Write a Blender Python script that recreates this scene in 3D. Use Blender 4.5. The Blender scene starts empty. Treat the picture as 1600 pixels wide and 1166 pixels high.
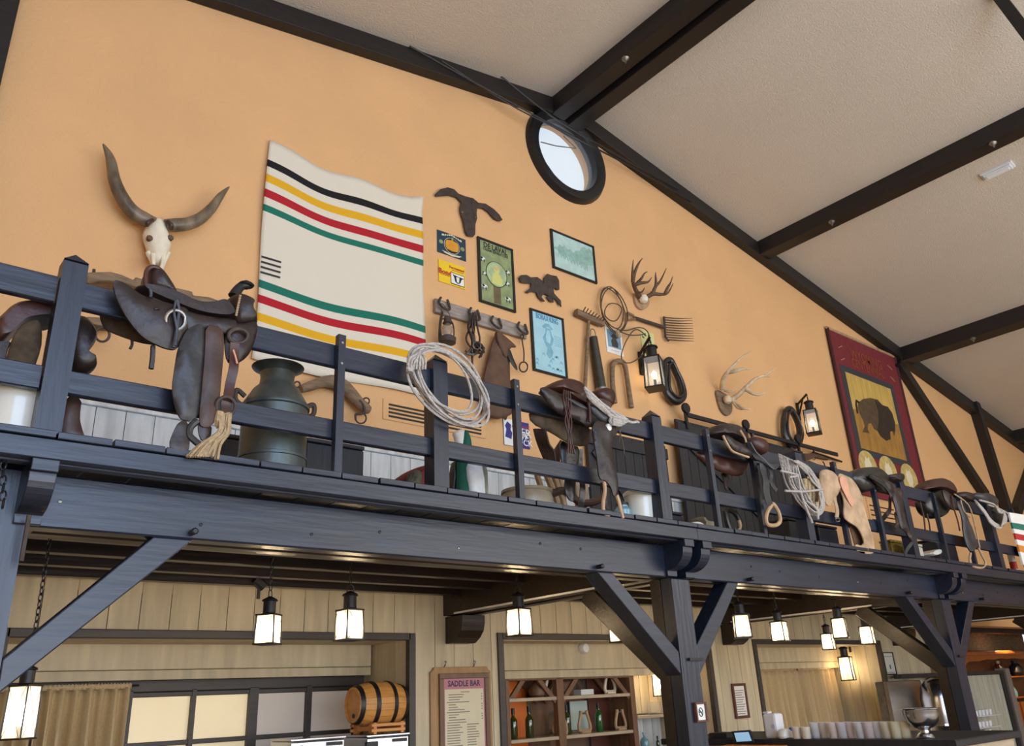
import bpy, bmesh, math, random
from mathutils import Vector, Matrix
random.seed(7)
S = bpy.context.scene
COL = S.collection
# ---------------------------------------------------------------- camera
F = 1283.77
R = Matrix(((0.77252316, -0.63340141, -0.04483995),
            (0.20207234, 0.31217152, -0.92828644),
            (0.6019757, 0.70806186, 0.36915263)))       # rows: image right, image down, view direction
EYE = Vector((0, 0, 1.6))
cam = bpy.data.objects.new('camera', bpy.data.cameras.new('camera'))
COL.objects.link(cam)
cam.data.sensor_width = 36; cam.data.lens = F/1600*36; cam.data.clip_end = 200
mw = Matrix(((R[0][0], -R[1][0], -R[2][0], 0), (R[0][1], -R[1][1], -R[2][1], 0), (R[0][2], -R[1][2], -R[2][2], 1.6), (0, 0, 0, 1)))
cam.matrix_world = mw
S.camera = cam
# ---------------------------------------------------------------- exposure, sky, daylight
S.view_settings.view_transform = 'Standard'; S.view_settings.look = 'None'
S.view_settings.gamma = 1; S.view_settings.use_curve_mapping = False
S.view_settings.exposure = 0.0
wd = bpy.data.worlds.new('sky'); S.world = wd; wd.use_nodes = True
nt = wd.node_tree; bg = nt.nodes['Background']
tc = nt.nodes.new('ShaderNodeTexCoord'); nz = nt.nodes.new('ShaderNodeTexNoise'); cr = nt.nodes.new('ShaderNodeValToRGB')
nz.inputs['Scale'].default_value = 3.5; nz.inputs['Detail'].default_value = 5
cr.color_ramp.elements[0].position = 0.35; cr.color_ramp.elements[0].color = (0.50, 0.70, 0.90, 1)
cr.color_ramp.elements[1].position = 0.62; cr.color_ramp.elements[1].color = (1.0, 1.0, 1.0, 1)
nt.links.new(tc.outputs['Generated'], nz.inputs['Vector']); nt.links.new(nz.outputs['Fac'], cr.inputs['Fac'])
nt.links.new(cr.outputs['Color'], bg.inputs['Color']); bg.inputs['Strength'].default_value = 1.0
def area(name, loc, target, sx, sy, power, col):
    l = bpy.data.lights.new(name, 'AREA'); l.shape = 'RECTANGLE'; l.size = sx; l.size_y = sy; l.energy = power; l.color = col
    o = bpy.data.objects.new(name, l); COL.objects.link(o); o.location = loc
    o.rotation_euler = (Vector(target)-Vector(loc)).to_track_quat('-Z', 'Y').to_euler(); return o
# daylight through the tall glazing of the room's front wall (behind the camera) and its left gable
area('daylight_front_glazing', (-1.0, -7.0, 4.6), (0.5, 6, 4.6), 10, 5.5, 900, (0.44, 0.64, 1.0))
area('daylight_right_glazing', (13.0, -7.0, 4.4), (13.0, 6, 5.0), 12, 4.5, 420, (1.0, 0.96, 0.90))
area('added_ceiling_fill', (6.0, -6.0, 1.2), (7.5, 2, 8), 16, 2.5, 620, (1.0, 0.98, 0.95))  # added upward fill that brightens the ceiling, imitating ground bounce

# ---------------------------------------------------------------- helpers
def U(px, py, Y):
    d = R.transposed() @ Vector((px-800, py-583, F)); return EYE + d*(Y/d.y)
def UXp(px, py, X):
    d = R.transposed() @ Vector((px-800, py-583, F)); return EYE + d*(X/d.x)
def UZp(px, py, z):
    d = R.transposed() @ Vector((px-800, py-583, F)); return EYE + d*((z-1.6)/d.z)
def ZM(s, ox, oy):
    return lambda *pts: [(ox+x/s, oy+y/s) for x, y in pts]
def srgb(r, g, b):
    f = lambda c: (c/255/12.92) if c/255 <= 0.04045 else ((c/255+0.055)/1.055)**2.4
    return (f(r), f(g), f(b), 1)
MATS = {}
def mat(name, col, rough=0.6, var=0.12, scale=(6, 6, 6), bump=0.15, metal=0.0, obvar=0.0, detail=4, spec=0.5, emit=None, es=0, trans=0, bscale=None, alpha=1, coat=0):
    m = bpy.data.materials.new(name); m.use_nodes = True; MATS[name] = m
    nt = m.node_tree; b = nt.nodes['Principled BSDF']; L = nt.links.new
    b.inputs['Roughness'].default_value = rough; b.inputs['Metallic'].default_value = metal
    b.inputs['Specular IOR Level'].default_value = spec; b.inputs['Transmission Weight'].default_value = trans
    b.inputs['Coat Weight'].default_value = coat
    if alpha < 1: b.inputs['Alpha'].default_value = alpha
    if emit: b.inputs['Emission Color'].default_value = emit; b.inputs['Emission Strength'].default_value = es
    if isinstance(scale, (int, float)): scale = (scale,)*3
    tc = nt.nodes.new('ShaderNodeTexCoord'); mp = nt.nodes.new('ShaderNodeMapping'); mp.inputs['Scale'].default_value = scale
    nz = nt.nodes.new('ShaderNodeTexNoise'); nz.inputs['Scale'].default_value = 1; nz.inputs['Detail'].default_value = detail
    L(tc.outputs['Object'], mp.inputs['Vector']); 
    vec = mp.outputs['Vector']
    oi = nt.nodes.new('ShaderNodeObjectInfo')
    if obvar:
        ad = nt.nodes.new('ShaderNodeVectorMath'); ad.operation = 'ADD'; cx = nt.nodes.new('ShaderNodeCombineXYZ')
        ml = nt.nodes.new('ShaderNodeMath'); ml.operation = 'MULTIPLY'; ml.inputs[1].default_value = 37
        L(oi.outputs['Random'], ml.inputs[0]); L(ml.outputs[0], cx.inputs[0]); L(ml.outputs[0], cx.inputs[2])
        L(vec, ad.inputs[0]); L(cx.outputs[0], ad.inputs[1]); vec = ad.outputs[0]
    L(vec, nz.inputs['Vector'])
    rp = nt.nodes.new('ShaderNodeMapRange'); rp.inputs['From Min'].default_value = 0.25; rp.inputs['From Max'].default_value = 0.75
    rp.inputs['To Min'].default_value = 1-var; rp.inputs['To Max'].default_value = 1+var
    L(nz.outputs['Fac'], rp.inputs['Value'])
    f = rp.outputs[0]
    if obvar:
        r2 = nt.nodes.new('ShaderNodeMapRange'); r2.inputs['To Min'].default_value = 1-obvar; r2.inputs['To Max'].default_value = 1+obvar
        L(oi.outputs['Random'], r2.inputs['Value']); m2 = nt.nodes.new('ShaderNodeMath'); m2.operation = 'MULTIPLY'
        L(f, m2.inputs[0]); L(r2.outputs[0], m2.inputs[1]); f = m2.outputs[0]
    vm = nt.nodes.new('ShaderNodeVectorMath'); vm.operation = 'SCALE'; vm.inputs[0].default_value = col[:3]
    L(f, vm.inputs['Scale']); L(vm.outputs[0], b.inputs['Base Color'])
    if bump:
        bn = nt.nodes.new('ShaderNodeBump'); bn.inputs['Strength'].default_value = bump; bn.inputs['Distance'].default_value = 0.02
        h = nz.outputs['Fac']
        if bscale:
            n2 = nt.nodes.new('ShaderNodeTexNoise'); n2.inputs['Scale'].default_value = bscale; n2.inputs['Detail'].default_value = 3
            L(tc.outputs['Object'], n2.inputs['Vector']); h = n2.outputs['Fac']
        L(h, bn.inputs['Height']); L(bn.outputs[0], b.inputs['Normal'])
    return m
class MB:
    def __init__(s): s.v = []; s.f = []
    def add(s, vs, fs):
        n = len(s.v); s.v += [Vector(v) for v in vs]; s.f += [tuple(i+n for i in f) for f in fs]; return s
    def box(s, x0, x1, y0, y1, z0, z1, c=0.0):
        if x0 > x1: x0, x1 = x1, x0
        if y0 > y1: y0, y1 = y1, y0
        if z0 > z1: z0, z1 = z1, z0
        return s.beam((x0, (y0+y1)/2, (z0+z1)/2), (x1, (y0+y1)/2, (z0+z1)/2), y1-y0, z1-z0, c) if c else s.add(
            [(x0,y0,z0),(x1,y0,z0),(x1,y1,z0),(x0,y1,z0),(x0,y0,z1),(x1,y0,z1),(x1,y1,z1),(x0,y1,z1)],
            [(0,3,2,1),(4,5,6,7),(0,1,5,4),(1,2,6,5),(2,3,7,6),(3,0,4,7)])
    def beam(s, a, b, w, h, c=0.0, up=(0,0,1)):
        a = Vector(a); b = Vector(b); d = (b-a).normalized(); up = Vector(up)
        if abs(d.dot(up)) > 0.99: up = Vector((0,1,0))
        sx = d.cross(up).normalized(); sz = sx.cross(d)
        w /= 2; h /= 2
        if c: pr = [(-w+c,-h),(w-c,-h),(w,-h+c),(w,h-c),(w-c,h),(-w+c,h),(-w,h-c),(-w,-h+c)]
        else: pr = [(-w,-h),(w,-h),(w,h),(-w,h)]
        n = len(pr); vs = [p+sx*x+sz*z for p in (a, b) for x, z in pr]
        fs = [tuple(range(n)), tuple(range(2*n-1, n-1, -1))]+[(i, n+i, n+(i+1)%n, (i+1)%n) for i in range(n)]
        return s.add(vs, fs)
    def tube(s, pts, r, n=8, cap=True, closed=False):
        pts = [Vector(p) for p in pts]; m = len(pts)
        rr = r if isinstance(r, (list, tuple)) else [r]*m
        if len(rr) != m: rr = [rr[min(int(i*(len(rr)-1)/(m-1)), len(rr)-2)]*(1-(i*(len(rr)-1)/(m-1)-min(int(i*(len(rr)-1)/(m-1)), len(rr)-2))) + rr[min(int(i*(len(rr)-1)/(m-1)), len(rr)-2)+1]*(i*(len(rr)-1)/(m-1)-min(int(i*(len(rr)-1)/(m-1)), len(rr)-2)) for i in range(m)]
        vs = []; u = None
        for i, p in enumerate(pts):
            if closed: t = pts[(i+1) % m]-pts[i-1]
            else: t = pts[min(i+1, m-1)]-pts[max(i-1, 0)]
            t = t.normalized() if t.length > 1e-9 else Vector((0,0,1))
            if u is None: u = t.orthogonal().normalized()
            u = (u-t*u.dot(t)); u = u.normalized() if u.length > 1e-6 else t.orthogonal().normalized()
            w = t.cross(u)
            vs += [p+(u*math.cos(2*math.pi*k/n)+w*math.sin(2*math.pi*k/n))*rr[i] for k in range(n)]
        fs = []
        for i in range(m if closed else m-1):
            j = (i+1) % m
            fs += [(i*n+k, i*n+(k+1)%n, j*n+(k+1)%n, j*n+k) for k in range(n)]
        if cap and not closed: fs += [tuple(range(n-1, -1, -1)), tuple((m-1)*n+k for k in range(n))]
        return s.add(vs, fs)
    def lathe(s, prof, c, n=24, axis='z', cap=True, M=None):
        vs = []
        for r, z in prof:
            for k in range(n):
                a = 2*math.pi*k/n; p = Vector((r*math.cos(a), r*math.sin(a), z))
                if axis == 'x': p = Vector((p.z, p.x, p.y))
                if axis == 'y': p = Vector((p.x, p.z, p.y))
                if M: p = M @ p
                vs.append(p+Vector(c))
        m = len(prof); fs = [(i*n+k, i*n+(k+1)%n, (i+1)*n+(k+1)%n, (i+1)*n+k) for i in range(m-1) for k in range(n)]
        if cap: fs += [tuple(range(n-1, -1, -1)), tuple((m-1)*n+k for k in range(n))]
        return s.add(vs, fs)
    def prism(s, pts, dv):            # planar outline pushed along dv
        pts = [Vector(p) for p in pts]; dv = Vector(dv); n = len(pts)
        return s.add(pts+[p+dv for p in pts], [tuple(range(n)), tuple(range(2*n-1, n-1, -1))]+[(i, n+i, n+(i+1)%n, (i+1)%n) for i in range(n)])
    def rings(s, rings, cap=True, closed_u=True):
        n = len(rings[0]); vs = [p for r in rings for p in r]; m = len(rings)
        fs = [(i*n+k, i*n+(k+1)%n, (i+1)*n+(k+1)%n, (i+1)*n+k) for i in range(m-1) for k in range(n if closed_u else n-1)]
        if cap: fs += [tuple(range(n-1, -1, -1)), tuple((m-1)*n+k for k in range(n))]
        return s.add(vs, fs)
def wloc(o):
    v = Vector((0,0,0))
    while o: v += o.location; o = o.parent
    return v
def obj(name, mb, m, parent=None, smooth=False, origin=None, bevel=0, solid=0, sub=0):
    if parent is None:
        if origin is None:
            xs = [v.x for v in mb.v]; ys = [v.y for v in mb.v]; zs = [v.z for v in mb.v]
            origin = Vector(((min(xs)+max(xs))/2, (min(ys)+max(ys))/2, min(zs)))
        base = Vector(origin)
    else: base = wloc(parent)
    me = bpy.data.meshes.new(name); me.from_pydata([v-base for v in mb.v], [], mb.f); me.update()
    b = bmesh.new(); b.from_mesh(me); bmesh.ops.recalc_face_normals(b, faces=b.faces); b.to_mesh(me); b.free()
    for mm in (m if isinstance(m, (list, tuple)) else [m]): me.materials.append(mm)
    if smooth:
        me.shade_smooth()
        try: me.set_sharp_from_angle(angle=math.radians(smooth if smooth is not True and smooth > 1 else 42))
        except Exception: pass
    o = bpy.data.objects.new(name, me); COL.objects.link(o)
    if parent is None: o.location = base
    else: o.parent = parent
    if solid: md = o.modifiers.new('s', 'SOLIDIFY'); md.thickness = solid; md.offset = 0
    if bevel: md = o.modifiers.new('b', 'BEVEL'); md.width = bevel; md.segments = 2; md.limit_method = 'ANGLE'
    if sub: md = o.modifiers.new('d', 'SUBSURF'); md.levels = sub; md.render_levels = sub
    return o
def tag(o, label, cat, group=None, kind=None):
    if label: o['label'] = label
    if cat: o['category'] = cat
    if group: o['group'] = group
    if kind: o['kind'] = kind
    return o
def thing(name, loc, label, cat, group=None):
    o = bpy.data.objects.new(name, None); COL.objects.link(o); o.location = loc; o.empty_display_size = 0.1
    return tag(o, label, cat, group)
def struct(name, mb=None, m=None, loc=None, **k):
    if mb is None:
        o = bpy.data.objects.new(name, None); COL.objects.link(o); o.location = loc or (0,0,0)
    else: o = obj(name, mb, m, **k)
    o['kind'] = 'structure'; return o
def copy_tree(o, parent=None):
    c = o.copy(); COL.objects.link(c); c.parent = parent
    for ch in list(o.children): copy_tree(ch, c)
    return c
def smoothpoly(p, n=2, closed=True):     # Chaikin
    for _ in range(n):
        q = []
        m = len(p)
        for i in range(m if closed else m-1):
            a = Vector(p[i]); b = Vector(p[(i+1) % m]); q += [a*.75+b*.25, a*.25+b*.75]
        p = q if closed else [Vector(p[0])]+q+[Vector(p[-1])]
    return p
def curve(p, n=6):                        # Catmull-Rom through points
    p = [Vector(a) for a in p]; out = []
    for i in range(len(p)-1):
        a, b, c, d = p[max(i-1,0)], p[i], p[i+1], p[min(i+2,len(p)-1)]
        for k in range(n):
            t = k/n; out.append(0.5*((2*b)+(c-a)*t+(2*a-5*b+4*c-d)*t*t+(3*b-a-3*c+d)*t**3))
    return out+[p[-1]]
def flat(pts, Y, th=0.01):                # an outline on the plane y=Y, th thick towards the wall
    mb = MB(); return mb.prism([U(x, y, Y) for x, y in pts], (0, th, 0))
def onplane(pts, Y): return [U(x, y, Y) for x, y in pts]
def pillow(pts, Y0, Y1, sm=1, rnd=0.35, cen=None, n=7, sq=0.5):
    """a rounded solid with the side outline pts (traced at mid depth) between y=Y0 and y=Y1"""
    Yt = Y0+.3*(Y1-Y0); P = smoothpoly([Vector((U(x, y, Yt).x, 0, U(x, y, Yt).z)) for x, y in pts], sm)
    c = sum(P, Vector())/len(P)
    if cen: c = c+Vector(cen)
    mb = MB(); rings = []
    for k in range(n):
        t = -1+2*k/(n-1); s = (1-rnd)+rnd*(max(0, 1-abs(t)**2.4))**sq
        y = (Y0+Y1)/2+t*(Y1-Y0)/2
        rings.append([Vector((c.x+(p.x-c.x)*s, y, c.z+(p.z-c.z)*s)) for p in P])
    return mb.rings(rings)
def panel(name, pts, Y, th, m, parent=None, bulge=0.01, sm=1, smooth=True, inset=0.02, origin=None):
    """leather or cloth panel: outline with thickness, its face puffed by an inset"""
    P = smoothpoly([U(x, y, Y) for x, y in pts], sm); n = len(P)
    from mathutils.geometry import delaunay_2d_cdt
    b2 = [Vector((p.x, p.z)) for p in P]
    xs = [p.x for p in b2]; zs = [p.y for p in b2]; w, h = max(xs)-min(xs), max(zs)-min(zs); st = max(min(w, h)/7, max(w, h)/22)
    def dist(q):
        best = 1e9
        for a, b in zip(b2, b2[1:]+b2[:1]):
            ab = b-a; t = max(0, min(1, (q-a).dot(ab)/max(ab.length_squared, 1e-12))); best = min(best, (q-a-ab*t).length)
        return best
    pts2 = list(b2); nx, nz_ = int(w/st)+1, int(h/st)+1
    for i in range(nx+1):
        for k in range(nz_+1):
            q = Vector((min(xs)+(i+.5*(k % 2))*st, min(zs)+k*st))
            if dist(q) > st*.35: pts2.append(q)
    vo, eo, fo, ov, oe, of = delaunay_2d_cdt(pts2, [], [list(range(n))], 1, 1e-6)
    mb = MB(); dm = max(dist(v) for v in vo) or 1; ph = min(xs)*7
    fr = []; reach = max(inset*1.6, .001)
    for v in vo:
        d = dist(v); t = min(1, d/reach); k = t*t*(3-2*t) if t < 1 else 1
        wob = bulge*.35*math.sin(v.x*38+ph)*math.sin(v.y*27+ph*2)*k
        fr.append(Vector((v.x, Y-th-bulge*math.sqrt(max(0, k))-wob, v.y)))
    nv_ = len(vo); mb.v = fr+[Vector((v.x, Y, v.y)) for v in vo]
    mb.f = [tuple(f) for f in fo]+[tuple(i+nv_ for i in reversed(f)) for f in fo]
    cnt = {}
    for f in fo:
        for a, b in zip(f, list(f[1:])+[f[0]]): cnt[(a, b)] = 1
    mb.f += [(a, b, b+nv_, a+nv_) for (a, b) in cnt if (b, a) not in cnt]
    return obj(name, mb, m, parent, smooth=60 if smooth else False, origin=origin)
def text(name, s, loc, size, m, parent, rot=(math.pi/2, 0, 0), align='CENTER', ext=0.001, sx=1.0, bold=0.0, sy=1.0):
    cu = bpy.data.curves.new(name, 'FONT'); cu.body = s; cu.size = size; cu.extrude = ext; cu.align_x = align; cu.align_y = 'CENTER'; cu.resolution_u = 2; cu.offset = bold
    t = bpy.data.objects.new(name, cu); COL.objects.link(t); dg = bpy.context.evaluated_depsgraph_get()
    me = bpy.data.meshes.new_from_object(t.evaluated_get(dg)); bpy.data.objects.remove(t)
    me.materials.clear(); me.materials.append(m)
    me.transform(Matrix.Translation(Vector(loc)-wloc(parent)) @ __import__('mathutils').Euler(rot).to_matrix().to_4x4() @ Matrix.Diagonal((sx, sy, 1, 1)))
    o = bpy.data.objects.new(name, me); COL.objects.link(o); o.parent = parent; return o
# ---------------------------------------------------------------- materials
M_ORANGE = mat('orange_plaster', srgb(222, 175, 122), 0.85, 0.05, 1.3, 0.35, bscale=45)
M_CEIL = mat('ceiling_stipple', srgb(206, 196, 182), 0.7, 0.03, 1.0, 0.5, bscale=55)
M_RAFTER = mat('dark_rafter_wood', (0.012, 0.009, 0.008), 0.5, 0.3, (3, 3, 40), 0.1)
M_BLUE = mat('blue_black_stain', (0.0090, 0.0148, 0.030), 0.36, 0.45, (3, 30, 30), 0.12, obvar=0.12, spec=0.65)
M_BLUEV = mat('blue_black_stain_upright', (0.0090, 0.0148, 0.030), 0.36, 0.45, (30, 30, 3), 0.12, obvar=0.12, spec=0.65)
M_BROWN = mat('brown_beam_wood', (0.022, 0.013, 0.008), 0.38, 0.3, (3, 30, 30), 0.12)
M_JOIST = mat('joist_wood', (0.016, 0.009, 0.006), 0.28, 0.3, (3, 30, 30), 0.1)
M_PLANK = mat('washed_tan_plank', srgb(196, 182, 150), 0.55, 0.20, (12, 12, 1.5), 0.12, obvar=0.07, detail=8)
M_WAINS = mat('whitewashed_plank', srgb(204, 207, 204), 0.55, 0.24, (14, 14, 2), 0.08, obvar=0.05, detail=8)
M_TRIM = mat('dark_grey_trim', (0.055, 0.045, 0.037), 0.5, 0.2, (3, 3, 30), 0.08)
M_FLOOR = mat('floor_tiles', srgb(196, 176, 150), 0.45, 0.2, (2, 20, 2), 0.1)
M_BLACK = mat('black_iron', (0.010, 0.010, 0.011), 0.45, 0.2, 20, 0.1)
M_BLKW = mat('black_painted_wood', (0.018, 0.019, 0.022), 0.5, 0.3, (30, 30, 3), 0.2, obvar=0.15)
M_HARN = mat('harness_leather', (0.014, 0.013, 0.013), 0.33, 0.4, 14, 0.3, spec=0.7)
M_LEA = mat('dark_saddle_leather', (0.022, 0.013, 0.011), 0.40, 0.6, 9, 0.5, spec=0.5, detail=7)
M_LEA2 = mat('oxblood_saddle_leather', (0.050, 0.017, 0.012), 0.38, 0.5, 8, 0.4, spec=0.5, detail=7)
M_LEAG = mat('worn_grey_leather', (0.030, 0.031, 0.034), 0.40, 0.7, 7, 0.5, spec=0.5, detail=7)
M_LEAB = mat('brown_strap_leather', (0.055, 0.027, 0.019), 0.45, 0.45, 10, 0.3)
M_SUEDE = mat('tan_fleece_suede', (0.075, 0.052, 0.03), 0.9, 0.7, 12, 0.6)
M_ROPE = mat('pale_lariat_rope', srgb(176, 170, 162), 0.75, 0.3, 60, 0.5)
M_ROPET = mat('tan_rope', srgb(168, 146, 112), 0.8, 0.25, 60, 0.5)
M_ROPED = mat('dark_rope', (0.10, 0.07, 0.045), 0.8, 0.25, 60, 0.5)
M_STEEL = mat('dull_steel', (0.30, 0.29, 0.27), 0.4, 0.3, 15, 0.2, metal=0.9)
M_IRON = mat('rusty_iron', (0.055, 0.038, 0.030), 0.65, 0.4, 20, 0.3)
M_RUST = mat('rusted_sheet', (0.050, 0.034, 0.026), 0.6, 0.5, 14, 0.3)
M_BONE = mat('bleached_bone', srgb(232, 222, 196), 0.7, 0.12, 14, 0.4)
M_HORN = mat('steer_horn', (0.16, 0.12, 0.075), 0.38, 0.75, (9, 9, 5), 0.25, detail=8)
M_ANTD = mat('brown_antler', (0.12, 0.065, 0.035), 0.6, 0.4, 18, 0.3)
M_ANTL = mat('pale_antler', srgb(206, 184, 150), 0.6, 0.3, 14, 0.3)
M_OLDW = mat('weathered_wood', srgb(128, 106, 82), 0.85, 0.4, (6, 30, 30), 0.5, detail=8)
M_GREYW = mat('grey_board', srgb(150, 138, 128), 0.85, 0.3, (8, 40, 40), 0.5, detail=8)
M_STIR = mat('bent_wood', srgb(178, 148, 112), 0.55, 0.25, (12, 12, 12), 0.2)
M_CROCK = mat('cream_glaze', srgb(226, 226, 214), 0.18, 0.06, 6, 0.05, coat=0.4)
M_CROCKB = mat('salt_glaze', srgb(148, 138, 116), 0.35, 0.2, 8, 0.1)
M_CAN = mat('galvanised_can', (0.11, 0.13, 0.125), 0.42, 0.45, (7, 7, 3), 0.2, metal=0.65, detail=7)
M_MUFF = mat('oxidised_tube', (0.060, 0.055, 0.040), 0.5, 0.3, 10, 0.2, metal=0.4)
M_LGLASS = mat('lit_lantern_glass', (1, 0.9, 0.7, 1), 0.3, 0, 1, 0, emit=(1.0, 0.78, 0.46, 1), es=5.0)
M_LGDIM = mat('dim_lantern_glass', (0.30, 0.26, 0.22, 1), 0.25, 0, 1, 0, alpha=0.45)
M_BULB = mat('bulb', (1, 1, 1, 1), 0.3, 0, 1, 0, emit=(1, 0.86, 0.62, 1), es=22)
M_GLASS = mat('clear_glass', (0.8, 0.85, 0.85, 1), 0.05, 0, 1, 0, alpha=0.14)
M_CURT = mat('tan_curtain', srgb(200, 176, 134), 0.85, 0.08, (60, 60, 60), 0.1)
M_FROST = mat('frosted_pane', srgb(200, 190, 178), 0.35, 0.05, 3, 0, emit=srgb(206, 190, 176), es=0.16)  # faint emission stands in for room light behind the panes
M_FROSTL = mat('lit_frosted_pane', srgb(240, 225, 185), 0.35, 0.05, 3, 0, emit=srgb(255, 226, 170), es=0.28)  # brighter glowing copy for the left panes, imitating lantern light
M_CHROME = mat('chrome', (0.50, 0.51, 0.54), 0.2, 0.03, 3, 0, metal=1)
M_OAK = mat('oak_barrel_wood', srgb(206, 146, 74), 0.4, 0.2, (3, 20, 20), 0.1, obvar=0.05)
M_PINE = mat('orange_pine', srgb(206, 140, 72), 0.45, 0.15, (4, 20, 20), 0.1)
M_SHELF = mat('shelf_wood', srgb(120, 88, 62), 0.5, 0.25, (20, 20, 4), 0.1)
M_SHELFL = mat('shelf_top_wood', srgb(186, 168, 142), 0.4, 0.2, (4, 20, 20), 0.1)
M_BOTT = mat('green_bottle_glass', (0.030, 0.045, 0.008), 0.08, 0.1, 3, 0, spec=0.8, coat=0.6)
M_BOTG = mat('bright_green_bottle_glass', (0.01, 0.10, 0.02), 0.08, 0.1, 3, 0, spec=0.8, coat=0.6)
M_BOTB = mat('pale_blue_glass', srgb(130, 180, 190), 0.08, 0.05, 3, 0, spec=0.8, coat=0.6, alpha=0.75)
M_MIRROR = mat('back_mirror', (0.30, 0.27, 0.25), 0.12, 0.05, 1, 0, metal=0.85)
M_WHITE = mat('white_plastic', srgb(226, 226, 226), 0.4, 0.03, 5, 0)
M_CUP = mat('frosted_cup', srgb(226, 214, 196), 0.3, 0.05, 5, 0, alpha=0.6)
M_PAPER = mat('white_paper', srgb(226, 224, 214), 0.6, 0.03, 5, 0)
M_INK = mat('black_ink', (0.02, 0.02, 0.025), 0.6, 0, 5, 0)
M_MAROON = mat('maroon', srgb(116, 34, 42), 0.75, 0.12, 8, 0.1)
M_CHAP = mat('raw_hide', srgb(180, 152, 120), 0.85, 0.5, 6, 0.8, detail=7)
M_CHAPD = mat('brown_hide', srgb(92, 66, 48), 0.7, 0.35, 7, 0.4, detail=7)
M_PINK = mat('pink_hide', srgb(214, 160, 130), 0.85, 0.15, 5, 0.3)
def flatc(name, r, g, b, rough=0.55, var=0.04, sc=10): return mat(name, srgb(r, g, b), rough, var, sc, 0)
# ================================================================ THE SETTING
YW = 6.5; DECK = 2.69
RIDX, RIDZ, SLP = 6.72, 9.22, 0.187
def ceilz(x): return RIDZ-SLP*abs(x-RIDX)
XL, XR, YF = -3.0, 27.0, -9.0
# floor, ceiling
struct('floor', MB().box(XL, XR, YF, 12, -0.1, 0), M_FLOOR)
mb = MB()
mb.prism([(XL, YF, ceilz(XL)), (RIDX, YF, RIDZ), (XR, YF, ceilz(XR)), (XR, YF, ceilz(XR)+.15), (RIDX, YF, RIDZ+.15), (XL, YF, ceilz(XL)+.15)], (0, YW+.25+abs(YF), 0))
struct('ceiling', mb, M_CEIL)
# upper orange wall with the round window's hole
WC = U(884, 245, YW); WR = 0.585
N = 48; loop = []
outer = [(XL, 2.45), (XR, 2.45), (XR, ceilz(XR)), (RIDX, RIDZ), (XL, ceilz(XL))]
def hit(a):                                    # where a ray from the window's centre leaves the gable outline
    dx, dz = math.cos(a), math.sin(a); best = 1e9
    for i in range(5):
        (x0, z0), (x1, z1) = outer[i], outer[(i+1) % 5]; ex, ez = x1-x0, z1-z0
        den = dx*ez-dz*ex
        if abs(den) < 1e-9: continue
        t = ((x0-WC.x)*ez-(z0-WC.z)*ex)/den; u = ((x0-WC.x)*dz-(z0-WC.z)*dx)/den
        if t > 0 and -1e-6 <= u <= 1+1e-6: best = min(best, t)
    return best
angs = sorted([2*math.pi*k/N for k in range(N)]+[math.atan2(z-WC.z, x-WC.x) % (2*math.pi) for x, z in outer])
mb = MB(); n = len(angs)
for y in (YW, YW+.25):
    mb.v += [Vector((WC.x+math.cos(a)*WR, y, WC.z+math.sin(a)*WR)) for a in angs]
    mb.v += [Vector((WC.x+math.cos(a)*hit(a), y, WC.z+math.sin(a)*hit(a))) for a in angs]
for k in range(n):
    j = (k+1) % n
    mb.f += [(k, j, n+j, n+k), (2*n+k, 3*n+k, 3*n+j, 2*n+j), (k, 2*n+k, 2*n+j, j), (n+k, n+j, 3*n+j, 3*n+k)]
wall = struct('wall_back', mb, M_ORANGE)
wall['label'] = 'orange plastered gable wall above the gallery'
# round window
w = struct('window_1', loc=tuple(WC)); w['label'] = 'round window with a thick black frame under the ridge'
mb = MB(); prof = [(WR-.02, .10), (WR+.10, .10), (WR+.13, .05), (WR+.13, -.02), (WR+.09, -.09), (WR+.02, -.10), (WR-.05, -.06), (WR-.06, .10)]
mb.lathe([(r, y) for r, y in prof]+[prof[0]], (WC.x, YW, WC.z), 56, axis='y', cap=False)
obj('window_frame', mb, M_BLACK, w, smooth=True)
obj('pane', MB().lathe([(0.001, 0), (WR-.03, 0), (WR-.03, .012), (0.001, .012)], (WC.x, YW+.03, WC.z), 40, axis='y', cap=False), mat('window_pane', (.9,.95,1,1), 0.02, 0, 1, 0, alpha=0.08), w)
mb = MB(); mb.tube(onplane([(845, 222), (868, 228), (900, 232), (880, 212)], YW+.05), .008, 5)
mb.tube([U(876, 206, YW+.05), U(900, 222, YW+.05)], .006, 5)
obj('window_latch', mb, M_BLACK, w)
mb = MB(); mb.tube(curve(onplane([(846, 245), (858, 262), (872, 282), (884, 298)], YW+.06)), .006, 5); obj('glazing_bead', mb, M_BLACK, w)
# upper wainscot of whitewashed planks
WT = 3.80; pw = .2155; x0 = 1.365-pw*6
ws = struct('wall_back_wainscot', loc=(4, YW, DECK))
obj('cap_rail', MB().box(-.6, 9.2, YW-.05, YW, WT, WT+.035, .006), M_WAINS, ws)
me = None
for k in range(45):
    x = x0+k*pw
    if me is None:
        o = obj('plank', MB().box(x+.003, x+pw-.003, YW-.03, YW, DECK-.02, WT, .005), M_WAINS, ws); me = o.data; fx = x
    else:
        o = bpy.data.objects.new('plank', me); COL.objects.link(o); o.parent = ws; o.location.x = x-fx
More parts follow.
